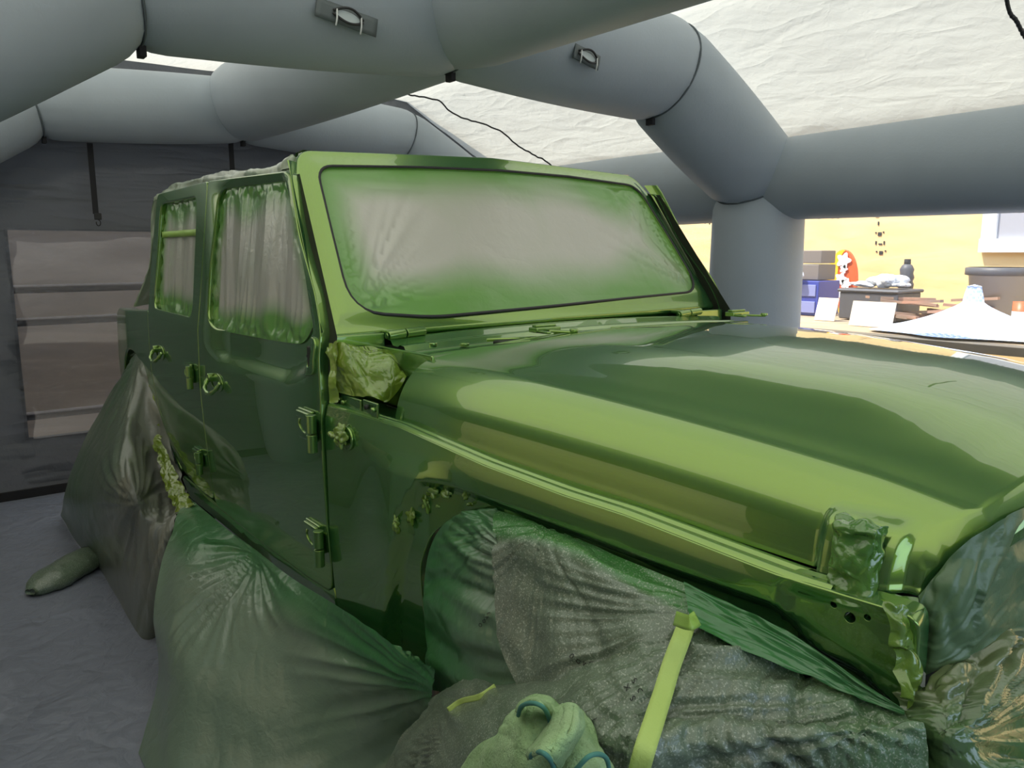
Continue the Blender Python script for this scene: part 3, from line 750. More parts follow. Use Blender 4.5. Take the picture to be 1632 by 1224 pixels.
def Z(px, py, z=.012): return at(px, py, 'z', z)

# roof film: over the open top, pulled down behind the rear doors
def nz(px, py, y): return at(px, py, 'y', y)
near = [nz(484, 246, -.63), nz(465, 250, -.685), nz(430, 266, -.70), nz(378, 273, -.71), nz(324, 281, -.71), nz(262, 303, -.715), nz(247, 330, -.73), nz(243, 420, -.75), nz(217, 488, -.76)]
rows = []
for k, p in enumerate(near):
    sag = .05*min(1, k/2) if k < 6 else 0
    rows.append([Vector((p.x, lerp(p.y, -p.y, t), p.z-sag*math.sin(math.pi*t)+(.0 if t else 0))) for t in (0, .03, .1, .3, .5, .7, .9, .97, 1)])
    rows[-1][0] = Vector((p.x, p.y-.012, p.z-.035 if k < 6 else p.z)); rows[-1][1] = Vector((p.x, p.y+.004, p.z)); rows[-1][2] = Vector((p.x, p.y+.10, p.z+.006-sag*.2))
drape('roof_masking_film', rows, F_SIDE, 'green tinted film stretched over the open roof and down behind the rear door', amp=.010, fr=(5, 14), seed=2, nu=70, nv=90, spray=lambda p, u, v: .42, crink=.012)
# crumpled film bag in the corner under the windscreen frame
def crumple_sheet(name, rows, m, lab, amp=.02, seed=0, n=46, sp=.4, f=14, parent=None, cat='masking film'):
    rows = [[Vector(p) for p in r] for r in rows]; rows = [[crom(r, i/n) for i in range(n+1)] for r in rows]
    vs = []
    for j in range(n+1):
        for i in range(n+1):
            p = crom([r[i] for r in rows], j/n); q = p*f
            d = Vector((abs(noise.noise(q+Vector((seed, 0, 0))))-.25, abs(noise.noise(q+Vector((0, seed, 9))))-.25, abs(noise.noise(q+Vector((5, 0, seed))))-.25))
            vs.append(p+d*amp*2)
    o = mesh(name, vs, gridfaces(n+1, n+1), m, parent, True, None, {'spray': [sp]*len(vs)})
    if lab: tag(o, lab, cat)
    return o
crumple_sheet('crumpled_masking_film', [Y((527, 545, -.775), (560, 548, -.75), (600, 545, -.66), (640, 552, -.60)), Y((530, 580, -.79), (560, 575, -.76), (605, 585, -.70), (660, 585, -.60)), Y((533, 600, -.78), (565, 600, -.76), (600, 610, -.72), (648, 605, -.64)), Y((538, 618, -.765), (570, 622, -.75), (600, 628, -.735), (628, 632, -.69))],
    F_FOIL, 'shiny crumpled green film stuffed in the corner below the windscreen frame', .030, 3, 60, .35, 8)
crumple_sheet('door_edge_film', [Y((525, 545, -.785), (540, 545, -.78)), Y((524, 590, -.80), (537, 590, -.785)), Y((526, 640, -.80), (536, 640, -.79))], F_FOIL, 'narrow strip of crumpled green film along the front door edge', .008, 6, 30, .3, 22)
# taped cover balls
def blob(name, c, s, m, lab=None, cat=None, parent=None, amp=.35, seed=0, f=60, sub=4):
    bm = bmesh.new(); bmesh.ops.create_icosphere(bm, subdivisions=sub, radius=1)
    vs = []
    for v in bm.verts:
        p = Vector((v.co.x*s[0], v.co.y*s[1], v.co.z*s[2])); k = 1+amp*(abs(noise.noise(p*f+Vector((seed, 0, 0))))*2-.5); vs.append(Vector(c)+p*k)
    fs = [tuple(v.index for v in f_.verts) for f_ in bm.faces]; bm.free()
    o = mesh(name, vs, fs, m, parent, True, None, {'spray': [.4]*len(vs)})
    if lab: tag(o, lab, cat)
    return o
yb = y_fend(.105, 1.045)
MB().tube([(.105, yb+.004, 1.040), (.105, yb-.004, 1.040)], .030, 24).build('aerial_base', PAINT, fender, False, .003)
bl = blob('aerial_cover_tape', (.100, yb-.016, 1.045), (.022, .014, .028), F_FOIL, 'crumpled tape ball over the aerial base on the front wing', 'tape', amp=.6, seed=4, f=70)
blob('knot', (.076, yb-.026, 1.047), (.017, .008, .007), F_FOIL, parent=bl, amp=.5, seed=2, f=90, sub=3)
for i, (px, py, sx, sz) in enumerate([(697, 783, .016, .014), (690, 800, .012, .016), (672, 815, .016, .020), (664, 828, .012, .018), (712, 786, .014, .010), (732, 792, .006, .012), (740, 806, .003, .004), (703, 806, .004, .004)]):
    p = at(px, py, 'y', -.725); yy = y_fend(p.x, p.z)
    blob('crumpled_tape', (p.x, yy-.002, p.z), (sx, .007, sz), F_FOIL, ['topmost shiny tape clump in the flare bed above the wheel opening', 'shiny tape clump just below the topmost one in the flare bed',
        'tall shiny tape clump halfway down the rear edge of the flare bed', 'lowest shiny tape clump on the rear edge of the flare bed', 'small shiny tape clump right of the topmost one in the flare bed',
        'thin upright tape sliver farthest right in the flare bed', 'tiny tape crumb below the thin upright sliver', 'tiny tape crumb below the topmost tape clump'][i], 'tape', amp=.8, seed=i, f=80)['group'] = 'crumpled tape bits above the wheel opening'
# bonnet catch wrapped in film, in its housing
pc = hood_pt(.93, -.93)
xs0 = 1.311
rows = [[(xs0-.028, -.585, 1.124), (xs0-.024, -.590, 1.125), (xs0, -.592, 1.126), (xs0+.024, -.588, 1.124), (xs0+.029, -.580, 1.122)]]
for z in (1.122, 1.10, 1.07, 1.04, 1.012):
    yb = -(.598 if z > 1.03 else .606)-.003
    rows.append([(xs0-.030, yb+.012, z), (xs0-.028, yb-.014, z), (xs0, yb-.020-.004*math.sin(z*90), z), (xs0+.028, yb-.010, z), (xs0+.031, yb+.018, z)])
latch = crumple_sheet('hood_latch_cover', rows, F_FOIL, 'dark green film wrapped around the bonnet catch near the front wing', .007, 9, 50, .8, 34)
MB().box((xs0, -.590, 1.06), (.046, .024, .09)).build('hood_latch', DARK, hood, False, .006)
crumple_sheet('latch_gap_film', [Y((1285, 905, -.585), (1330, 913, -.585), (1380, 925, -.58), (1420, 940, -.575), (1462, 952, -.567)), Y((1290, 908, -.600), (1330, 920, -.600), (1380, 938, -.594), (1420, 955, -.59), (1460, 985, -.58)), Y((1300, 912, -.600), (1340, 922, -.600), (1385, 938, -.600), (1425, 962, -.60), (1465, 1000, -.59))],
    F_FOIL, 'glossy crumpled film filling the gap under the bonnet corner', .007, 5, 60, .9, 30)
crumple_sheet('nose_edge_film', [Y((1408, 950, -.632), (1440, 960, -.625), (1468, 975, -.60)), Y((1422, 1000, -.636), (1448, 1010, -.628), (1468, 1030, -.60)), Y((1430, 1060, -.638), (1452, 1070, -.63), (1464, 1090, -.605)), Y((1434, 1120, -.64), (1450, 1125, -.635), (1458, 1135, -.62))],
    F_FOIL, 'crumpled strip of green film down the front edge of the wing', .012, 8, 50, .5, 28)

# rear side drape, over the rear wheel
g1 = at(282, 790, 'y', -.86)
drape('rear_side_film', [
    Y((203, 582, -.82), (214, 566, -.80), (228, 562, -.79), (240, 592, -.79), (259, 668, -.80), (283, 745, -.80), (302, 795, -.81)),
    Y((168, 640, -.89), (184, 640, -.90), (206, 650, -.90), (226, 690, -.88), (251, 745, -.85), (275, 785, -.83), (296, 800, -.82)),
    Y((128, 715, -1.00), (155, 735, -1.03), (186, 755, -1.03), (214, 785, -1.00), (240, 815, -.95), (267, 820, -.89), (288, 812, -.84)),
    [Z(103, 785, .33), Z(130, 820, .32), Z(162, 845, .33), Z(198, 865, .34), Z(232, 880, .36), Z(258, 865, .42), Z(275, 845, .47)],
    [Z(97, 822), Z(122, 864), Z(152, 896), Z(176, 935), Z(203, 982), Z(228, 1018), Z(262, 1010)]],
    F_GREY, 'grey plastic sheet bulging out over the covered rear wheel', amp=.009, fr=(7, 3), seed=11, folds=[(g1, .022, 5, .7), (at(222, 565, 'y', -.80), .014, 6, .6)], spray=lambda p, u, v: .55-.4*sstep(.2, .5, u)+.35*sstep(.5, .2, u), nu=120, nv=110)
# crumpled strip where the rear sheet meets the sill
crumple_sheet('rear_seam_film', [Y((232, 600, -.80), (240, 598, -.80)), Y((240, 690, -.84), (258, 690, -.81)), Y((262, 770, -.86), (285, 765, -.815)), Y((280, 815, -.87), (312, 806, -.81))], F_FOIL, 'crumpled film edge running down beside the rear door', .010, 12, 50, .1, 22)

# middle side drape
g2 = at(403, 884, 'y', -.815); g3 = at(688, 1112, 'y', -.80)
def ZR(z, *a): return [at(px, py, 'z', z) for px, py in a]
drape('side_film', [
    Y((296, 788, -.80), (343, 828, -.80), (403, 873, -.80), (470, 924, -.80), (560, 978, -.797), (640, 1033, -.79), (694, 1068, -.775)),
    ZR(.50, (276, 838), (312, 875), (390, 905), (455, 965), (545, 1028), (630, 1085), (686, 1118)),
    ZR(.42, (256, 900), (298, 945), (362, 975), (450, 1020), (535, 1072), (618, 1112), (682, 1135)),
    ZR(.30, (246, 985), (285, 1050), (360, 1080), (450, 1112), (535, 1142), (612, 1165), (680, 1175)),
    ZR(.15, (252, 1075), (275, 1150), (350, 1190), (450, 1230), (540, 1250), (620, 1265), (690, 1275)),
    ZR(.012, (220, 1200), (262, 1275), (345, 1340), (440, 1390), (540, 1420), (640, 1430), (720, 1420))],
    F_BAG, 'green tinged plastic sheet billowing below the side doors', amp=.009, fr=(5, 3), seed=21, folds=[(g2, .030, 6, .42), (g3, .026, 7, .75), (at(300, 800, 'y', -.80), .02, 5, .4)],
    spray=lambda p, u, v: .95*sstep(.42, .10, v)+.25*sstep(.6, .9, u)-.12, nu=150, nv=120)

# wheel opening: film lining and film over the wheel
drape('wheel_opening_film', [
    Y((690, 1100, -.735), (677, 1000, -.740), (676, 930, -.738), (686, 872, -.735), (709, 834, -.728), (745, 815, -.718), (792, 810, -.705)),
    Y((708, 1110, -.75), (700, 1010, -.755), (702, 935, -.75), (712, 885, -.75), (730, 850, -.745), (755, 832, -.735), (790, 832, -.72)),
    Y((755, 1120, -.78), (742, 1040, -.775), (742, 960, -.77), (748, 910, -.765), (757, 875, -.76), (768, 852, -.755), (788, 845, -.745)),
    Y((850, 1130, -.80), (825, 1060, -.78), (810, 990, -.77), (800, 930, -.765), (795, 890, -.76), (792, 868, -.755), (790, 855, -.75))],
    F_BAG, 'pleated film lining the rear half of the front wheel opening', amp=.016, fr=(7, 1.2), seed=5, folds=[(at(788, 845, 'y', -.76), .014, 9, .3)], spray=lambda p, u, v: .9-.65*sstep(.45, .9, v), nu=110, nv=70, crink=.002)
g4 = at(1100, 990, 'y', -.74); g5 = at(790, 865, 'y', -.84)
drape('wheel_film', [
    Y((788, 812, -.70), (860, 836, -.695), (950, 872, -.68), (1040, 908, -.67), (1110, 938, -.662), (1180, 970, -.655)),
    Y((787, 862, -.755), (862, 872, -.745), (945, 910, -.735), (1028, 950, -.72), (1095, 982, -.705), (1170, 1012, -.685)),
    Y((788, 925, -.775), (862, 945, -.765), (940, 980, -.765), (1020, 1005, -.755), (1090, 1020, -.735), (1165, 1045, -.705)),
    Y((800, 1030, -.80), (855, 1040, -.80), (930, 1055, -.80), (1010, 1065, -.79), (1085, 1070, -.76), (1160, 1085, -.72)),
    Y((835, 1120, -.82), (880, 1120, -.83), (940, 1120, -.83), (1010, 1125, -.82), (1080, 1125, -.79), (1150, 1130, -.74))],
    F_SPEC, 'speckled film stretched over the covered front wheel', amp=.012, fr=(4, 3), seed=31, folds=[(g4, .016, 8, .4), (g5, .012, 6, .3)], spray=lambda p, u, v: 1.0*sstep(.27, .17, v)+.05, nu=120, nv=100, edge=.2)
# lower front drape, gathered at the wing tip and at the sill
g6 = at(1440, 1135, 'y', -.64)
XS_ = [.50, .64, .78, .92, 1.06, 1.18, 1.29, 1.40, 1.50]
drape('front_side_film', [
    Y((690, 1110, -.775), (740, 1085, -.79), (800, 1090, -.80), (880, 1078, -.81), (970, 1050, -.80), (1100, 1000, -.735), (1200, 1035, -.69), (1320, 1085, -.65), (1442, 1132, -.628)),
    Y((660, 1150, -.80), (735, 1118, -.85), (810, 1115, -.86), (900, 1105, -.86), (985, 1090, -.85), (1095, 1065, -.79), (1205, 1085, -.73), (1325, 1120, -.68), (1443, 1142, -.632)),
    Y((625, 1195, -.84), (720, 1170, -.90), (810, 1165, -.91), (900, 1160, -.91), (990, 1150, -.90), (1095, 1140, -.83), (1210, 1150, -.77), (1340, 1165, -.70), (1458, 1165, -.645)),
    Y((600, 1255, -.86), (700, 1240, -.93), (800, 1240, -.94), (900, 1240, -.945), (1000, 1240, -.94), (1100, 1230, -.87), (1220, 1230, -.80), (1350, 1220, -.73), (1480, 1215, -.66)),
    [Vector((x, -.955+.30*sstep(1.0, 1.44, x), .36)) for x in XS_],
    [Vector((x, -1.0+.30*sstep(1.0, 1.44, x), .012)) for x in XS_]],
    F_SPEC, 'crumpled speckled plastic sheet hanging below the front wing', amp=.009, fr=(8, 3), seed=41, folds=[(g6, .030, 8, .60), (g3, .02, 7, .4), (at(1104, 1000, 'y', -.80), .022, 9, .4)],
    spray=lambda p, u, v: .12+.5*sstep(.75, .95, u), nu=170, nv=120)
# green film band along the lower wing edge to the gather
drape('fender_edge_film', [
    Y((1090, 928, -.672), (1160, 960, -.665), (1225, 992, -.66), (1290, 1028, -.65), (1370, 1084, -.645), (1440, 1130, -.635)),
    Y((1095, 962, -.70), (1160, 993, -.69), (1225, 1025, -.68), (1300, 1063, -.665), (1375, 1105, -.65), (1441, 1134, -.638)),
    Y((1100, 998, -.745), (1165, 1028, -.725), (1235, 1058, -.705), (1305, 1086, -.68), (1380, 1118, -.66), (1442, 1138, -.642))],
    F_BAG, 'bright green film pulled tight from the wing edge to the front corner', amp=.006, fr=(3, 8), seed=51, folds=[(g6, .020, 14, .5)], spray=lambda p, u, v: .95, nu=90, nv=40, crink=.002)
# grille film under the bonnet lip
def X_(*a): return [at(px, py, 'x', x) for px, py, x in a]
drape('grille_masking_film', [
    X_((1464, 950, 1.385), (1496, 912, 1.398), (1535, 868, 1.418), (1590, 832, 1.436), (1650, 800, 1.448))+[Vector((1.47, -.1, 1.155)), Vector((1.465, .25, 1.12)), Vector((1.39, .54, 1.05))],
    X_((1466, 985, 1.39), (1500, 955, 1.412), (1545, 925, 1.432), (1600, 900, 1.445), (1665, 880, 1.452))+[Vector((1.475, -.1, 1.06)), Vector((1.47, .25, 1.03)), Vector((1.39, .56, .96))],
    X_((1464, 1030, 1.392), (1500, 1020, 1.418), (1550, 990, 1.438), (1610, 960, 1.45), (1680, 940, 1.456))+[Vector((1.475, -.1, .97)), Vector((1.47, .25, .95)), Vector((1.40, .56, .88))],
    X_((1455, 1085, 1.39), (1500, 1065, 1.42), (1560, 1040, 1.44), (1620, 1008, 1.452), (1700, 995, 1.458))+[Vector((1.475, -.1, .88)), Vector((1.47, .25, .87)), Vector((1.40, .58, .82))]],
    F_NOSE, 'smooth dark green film over the grille below the bonnet lip', amp=.006, fr=(7, 3), seed=61, folds=[(at(1460, 1090, 'x', 1.41), .010, 7, .35)], spray=lambda p, u, v: .5, nu=120, nv=60, crink=.002, ax='y')
# front bumper film
drape('bumper_masking_film', [
    X_((1443, 1118, 1.392), (1490, 1075, 1.418), (1560, 1030, 1.436), (1625, 995, 1.448), (1700, 985, 1.456))+[Vector((1.472, -.1, .90)), Vector((1.46, .4, .88))],
    X_((1446, 1128, 1.402), (1500, 1105, 1.442), (1580, 1070, 1.462), (1660, 1040, 1.470), (1740, 1040, 1.476))+[Vector((1.488, -.1, .84)), Vector((1.47, .4, .82))],
    X_((1448, 1140, 1.408), (1510, 1140, 1.460), (1590, 1130, 1.482), (1680, 1120, 1.495), (1760, 1120, 1.505))+[Vector((1.53, -.1, .79)), Vector((1.51, .4, .78))],
    X_((1432, 1195, 1.40), (1510, 1195, 1.472), (1600, 1200, 1.505), (1690, 1200, 1.525), (1780, 1200, 1.54))+[Vector((1.61, -.1, .76)), Vector((1.59, .4, .75))],
    [Vector(q) for q in ((1.38, -.66, .70), (1.50, -.60, .72), (1.58, -.54, .74), (1.66, -.4, .745), (1.70, -.25, .745), (1.72, -.1, .73), (1.70, .4, .73))],
    [Vector(q) for q in ((1.38, -.68, .42), (1.51, -.61, .42), (1.60, -.55, .42), (1.68, -.4, .42), (1.72, -.25, .42), (1.74, -.1, .42), (1.72, .4, .42))]],
    F_BUMP, 'crinkled yellow-green film over the front bumper', amp=.018, fr=(4, 6), seed=71, folds=[(g6, .022, 7, .6)], spray=lambda p, u, v: .2+.6*sstep(.1, .5, v), nu=120, nv=100, ax='y')

# tape strips
def strip(name, pts, wd, m, lab, n=40, side=None):
    pts = [Vector(p) for p in pts]; c = [crom(pts, i/n) for i in range(n+1)]; vs = []
    for i, p in enumerate(c):
        d = (c[min(i+1, n)]-c[max(i-1, 0)]).normalized(); s = d.cross(CAM-p).normalized() if side is None else Vector(side); tw = .15*math.sin(i*.35)
        s = (s+Vector((0, -.3, 0))*tw).normalized()
        for k in (-1, -.5, 0, .5, 1): vs.append(p+s*k*wd/2)
    o = mesh(name, vs, gridfaces(5, n+1), m); so = o.modifiers.new('s', 'SOLIDIFY'); so.thickness = .0008; tag(o, lab, 'tape'); return o
def on_film(pts, names, off=.010):
    bpy.context.view_layer.update(); out = []
    for px, py in pts:
        d = ray(px, py).normalized(); best = None
        for n_ in names:
            h, l, nn, _ = bpy.data.objects[n_].ray_cast(CAM, d)
            if h and (best is None or (l-CAM).length < (best-CAM).length): best = l
        if best is not None: out.append(best-d*off)
    return out
strip('masking_tape_strip', on_film([(1098, 985), (1085, 1020), (1070, 1060), (1058, 1100), (1042, 1150), (1026, 1200), (1010, 1262)], ['front_side_film', 'wheel_film', 'fender_edge_film'], .022), .026, TAPE, 'long yellow-green tape strip hanging from the front wing')
strip('masking_tape_piece', on_film([(714, 1132), (735, 1118), (765, 1110), (790, 1094)], ['front_side_film', 'wheel_film', 'wheel_opening_film'], .014), .011, TAPE, 'short yellow-green tape piece knotted on the film left of the towel')
strip('masking_tape_end', Y((1075, 985, -.80), (1098, 992, -.83), (1112, 985, -.80)), .02, TAPEF, 'torn green tape end holding the film at the wing')
# printed letters on the film
INK = mat('black_print', (.02, .02, .02), .6)
def letters(txt, pts, size, parent, rots, yo):
    fc = None
    for ch, (px, py), rt in zip(txt, pts, rots):
        cu = bpy.data.curves.new('t', 'FONT'); cu.body = ch; cu.size = size; cu.align_x = 'CENTER'; cu.align_y = 'CENTER'; cu.extrude = .0003
        ob = bpy.data.objects.new('t', cu); dg = bpy.context.evaluated_depsgraph_get()
        me = bpy.data.meshes.new_from_object(ob); bpy.data.objects.remove(ob)
        d = ray(px, py); hit, loc, nr, _ = parent.ray_cast(CAM, d.normalized())
        if not hit: continue
        if nr.dot(d) > 0: nr = -nr
        t1 = (_r*math.cos(rt)+_u*math.sin(rt)); t1 = (t1-nr*t1.dot(nr)).normalized(); t2 = nr.cross(t1)
        M4 = Matrix((t1, t2, nr)).transposed()
        vs = [loc+nr*.002+M4 @ v.co for v in me.vertices]; o = mesh('printed_letter', vs, [tuple(p.vertices) for p in me.polygons], INK, parent, False)
bpy.context.view_layer.update()
fd = {o.name: o for o in bpy.data.objects}
letters('LADO', [(779, 978), (776, 984), (772, 990), (766, 996)], .010, fd['wheel_opening_film'], [-1.2, -1.1, -1.0, -.9], 0)
letters('OGVDV', [(912, 1047), (922, 1053), (932, 1058), (943, 1058), (953, 1062)], .012, fd['wheel_film'], [-.6, -.5, -.3, -.2, -.2], 0)
letters('SVDVT', [(965, 1064), (975, 1066), (985, 1072), (992, 1082), (1000, 1088)], .012, fd['wheel_film'], [-.4, -.6, -.8, -.9, -1.0], 0)
letters('SDXS', [(1008, 1112), (1020, 1102), (1000, 1095), (1012, 1085)], .012, fd['front_side_film'], [2.0, 2.0, 2.1, 2.2], 0)

# towel
TOW = mat('green_towel', (.36, .56, .26), .95, 0, 0, .1); bump(TOW, [('noise', 260, .004, (1, 1, 1)), ('noise', 60, .004, (1, 1, 1))])
_n, _l, _b = nodes(TOW); _co = coords(TOW); _nz = N(TOW, 'ShaderNodeTexNoise', Scale=18.0, Detail=4.0); _l.new(_co.outputs[0], _nz.inputs['Vector'])
_m = N(TOW, 'ShaderNodeMix', data_type='RGBA'); _m.inputs['A'].default_value = (.26, .46, .18, 1); _m.inputs['B'].default_value = (.50, .66, .40, 1); _l.new(_nz.outputs['Fac'], _m.inputs['Factor']); _l.new(_m.outputs['Result'], _b.inputs['Base Color'])
HEM = mat('teal_hem', (.08, .26, .21), .9)
tow = empty('microfiber_towel', at(860, 1200, 'y', -0.909)); tag(tow, 'crumpled light green towel with teal edging resting on the film', 'towel')
drape('cloth', [
    Y((828, 1132, -0.925), (838, 1118, -0.941), (855, 1111, -0.941), (875, 1115, -0.941), (890, 1128, -0.925), (905, 1128, -0.925), (925, 1135, -0.909)),
    Y((812, 1150, -0.948), (830, 1148, -0.987), (852, 1148, -0.995), (874, 1146, -0.987), (892, 1150, -0.979), (912, 1150, -0.964), (938, 1158, -0.933)),
    Y((800, 1175, -0.956), (822, 1178, -1.006), (848, 1180, -1.018), (872, 1180, -1.006), (896, 1180, -1.003), (922, 1182, -0.987), (953, 1190, -0.948)),
    Y((750, 1208, -0.941), (795, 1210, -1.006), (835, 1215, -1.034), (868, 1215, -1.026), (900, 1215, -1.021), (935, 1215, -1.003), (970, 1224, -0.964)),
    Y((700, 1290, -0.941), (760, 1300, -1.003), (820, 1310, -1.041), (870, 1310, -1.041), (910, 1310, -1.034), (950, 1310, -1.010), (990, 1310, -0.972))],
    TOW, None, nu=80, nv=70, amp=.006, fr=(5, 4), seed=3, parent=tow, crink=.003, thick=.005)
drape('folded_flap', [
    Y((893, 1130, -0.964), (903, 1125, -0.987), (916, 1128, -0.987), (925, 1138, -0.964)),
    Y((876, 1160, -1.006), (892, 1158, -1.041), (912, 1160, -1.041), (922, 1166, -1.010)),
    Y((848, 1196, -1.041), (868, 1192, -1.080), (888, 1196, -1.072), (900, 1205, -1.041)),
    Y((845, 1206, -1.041), (862, 1202, -1.088), (878, 1212, -1.080), (886, 1232, -1.041))], TOW, None, nu=40, nv=50, amp=.003, fr=(3, 3), seed=6, parent=tow, crink=.002, thick=.005)
drape('top_fold', [
    Y((826, 1133, -0.956), (835, 1120, -0.979), (855, 1117, -0.987), (872, 1126, -0.979), (880, 1140, -0.964)),
    Y((828, 1138, -0.987), (840, 1124, -1.018), (855, 1121, -1.026), (868, 1130, -1.018), (876, 1150, -0.987))], TOW, None, nu=40, nv=10, amp=.001, fr=(3, 3), seed=6, parent=tow, crink=.001, thick=.005)
for pts in (Y((826, 1140, -0.995), (830, 1127, -1.018), (842, 1121, -1.030), (856, 1122, -1.034), (868, 1130, -1.027), (875, 1145, -1.006), (877, 1156, -1.006)),
            Y((845, 1207, -1.049), (850, 1201, -1.072), (862, 1199, -1.096), (874, 1207, -1.092), (882, 1222, -1.065), (886, 1240, -1.049)),
            Y((905, 1240, -1.049), (922, 1222, -1.049), (938, 1206, -1.041), (955, 1202, -1.021), (967, 1210, -1.003), (972, 1232, -0.987))):
    pts = [crom(pts, i/30) for i in range(31)]; MB().tube(pts, .003, 8).build('hem', HEM, tow, True)

# rolled film scrap on the floor at the left
A_ = Z(48, 945, .03); B_ = Z(150, 885, .045); ax = (B_-A_); pts = [A_+ax*(i/30) for i in range(31)]
vs = []; n_ = 28; sd_ = ax.normalized().cross(Vector((0, 0, 1)))
for i, p in enumerate(pts):
    t = i/30; r_ = .02+.055*math.sin(min(1, t*3)*math.pi/2)*(1 if t < .85 else 1-(t-.85)*1.5)
    for k in range(n_):
        an = 2*math.pi*k/n_; q = p+sd_*math.cos(an)*r_*1.3+Vector((0, 0, 1))*max(-.026, math.sin(an)*r_*.7)
        vs.append(q+Vector((0, 0, 1))*.012*abs(noise.noise(q*25)))
o = mesh('film_scrap', vs, gridfaces(n_, 31, 0, True)+[tuple(range(n_)), tuple(30*n_+k for k in range(n_))], F_SPEC, None, True, None, {'spray': [.25]*len(vs)}); tag(o, 'rolled up scrap of film lying on the grey floor by the rear wheel', 'film scrap')

# ------------------------------------------------------------------ booth details
CORD = mat('black_cord', (.01, .01, .012), .6)
for i, (p, z1) in enumerate([((140, 228), 1.72), ((365, 222), 1.80)]):
    a = at(*p, 'x', -3.60); st = empty('hanging_strap', (a.x, a.y, z1)); tag(st, ['black webbing strap with a metal hook, hanging left of the car', 'black webbing strap hanging behind the car roof'][i], 'strap')
    b = Vector((a.x, a.y+.02, z1))
    MB().box((a+b)/2, (.004, .032, (a-b).length)).build('webbing', BLACK, st)
    MB().box(b+Vector((0, 0, -.015)), (.014, .04, .04)).build('buckle', RUBBER, st, False, .004)
    hk = [b+Vector((0, .012*math.sin(t), -.035-.030*(1-math.cos(t))*.6)) for t in [k*math.pi/8 for k in range(14)]]
    MB().tube(hk, .003, 8).build('hook', RUBBER, st, True)
# sewn handle patches on the arch
PATCH = mat('dark_grey_patch', (.10, .12, .12), .6); CORDW = mat('white_cord', (.6, .62, .6), .7)
for (px, py, hw, hh, rot) in ((553, 28, .112, .030, -.16), (935, 91, .072, .030, -.23)):
    c = at(px, py, 'x', -.752); R_ = Matrix.Rotation(rot, 3, 'X')
    def L(yy, zz, xx=0): return c+R_ @ Vector((xx, yy, zz))
    pts = [L(-hw, -hh), L(hw, -hh), L(hw, hh), L(-hw, hh)]
    vs = []
    for i in range(13):
        for j in range(5): 
            zz = lerp(-hh, hh, j/4); vs.append(L(lerp(-hw, hw, i/12), zz, -.0018*(zz/hh)**2-.001*math.sin(i)))
    pa = mesh('handle_patch', vs, gridfaces(5, 13), PATCH, frame); so = pa.modifiers.new('s', 'SOLIDIFY'); so.thickness = .004
    for sg in (1, -1):
        w_ = [L(lerp(-.055, .055, t), sg*(.004+.020*math.sin(math.pi*t)), .010+.012*math.sin(math.pi*t)) for t in [k/16 for k in range(17)]]
        MB().tube(w_, .0045, 8).build('grip_loop', RUBBER, pa, True)
    el = [L(.045*math.cos(t), .017*math.sin(t), .006) for t in [k*math.pi/12 for k in range(24)]]
    mesh('grip_pad', el, [tuple(range(24))], mat('pale_pad', (.55, .62, .62), .5), pa, False)
    for yy in (-.045, .045): MB().tube([L(yy, .010, .016), L(yy+.002, -.02, .02), L(yy+.001, -.045, .02)], .003, 6).build('cord_end', CORDW, pa, True)
# cords under the roof
def roof_hit(px, py, off=.03):
    d = ray(px, py); best = None
    for (a, za), (b, zb) in zip(ROOFP[2:], ROOFP[3:]):
        m = (zb-za)/(b-a); t = (za+m*(CAM.y-CY-a)-CAM.z)/(d.z-m*d.y)
        p = CAM+d*t
        if t > 0 and a-.01 <= p.y-CY <= b+.01: best = p-Vector((0, 0, off))
    return best
for i, (pts, r_) in enumerate([([(640, 141), (668, 147), (700, 154), (716, 170), (742, 183), (768, 190), (800, 204), (826, 226), (850, 240), (868, 249), (884, 262)], .006), ([(1603, -30), (1610, 5), (1622, 22), (1634, 45), (1650, 62)], .008)]):
    P_ = [roof_hit(*p) for p in pts]; P_ = [p for p in P_ if p]
    P_ = [crom(P_, k/80)+Vector((0, 0, .008*noise.noise(Vector((k*.35, i, 0))))) for k in range(81)]
    o = MB().tube(P_, r_, 8).build('power_cable', CORD, None, True); tag(o, ['thin black cord wandering across the roof cloth behind the arch', 'black cord at the upper right corner of the roof cloth'][i], 'cord')
# stitches along the top of the right window, black band at the foot of the back wall
mb = MB(); x = -2.9
while x < 1.6:
    s = .008+.030*abs(noise.noise(Vector((x*9, 1, 1)))); mb.box((x, 2.50, 1.675-s/2), (.007, .004, s)); x += .028+.05*abs(noise.noise(Vector((x*5, 3, 1))))
tag(mb.build('trim_1', SEAM), kind='structure')
tag(MB().box((BX+.03, .2, .03), (.02, 4.3, .055)).build('trim_2', BLACK), kind='structure')
for k, z in enumerate((1.27, 1.07, .485)):
    tag(MB().tube([(BX-.10, -1.35, z), (BX-.10, 1.7, z)], .026, 12).build('trim_%d' % (3+k), mat('dark_rail', (.035, .035, .04), .9, 0, 0, .1), None, True), kind='structure')

# ------------------------------------------------------------------ yard behind the clear side window
BEN = wood('bench_wood', (.55, .42, .28), (.38, .28, .18))
bench = empty('workbench', (-.4, 3.9, 0)); tag(bench, 'long wooden workbench outside the clear side window', 'bench')
MB().box((-.3, 3.9, .955), (5.0, 1.7, .05)).build('bench_top', BEN, bench, False, .004)
for x in (-2.6, 2.0):
    for y in (3.15, 4.65): MB().box((x, y, .465), (.08, .08, .93)).build('leg', BEN, bench, False, .004)
def on_bench(px, y): return at(px, 500, 'y', y).x
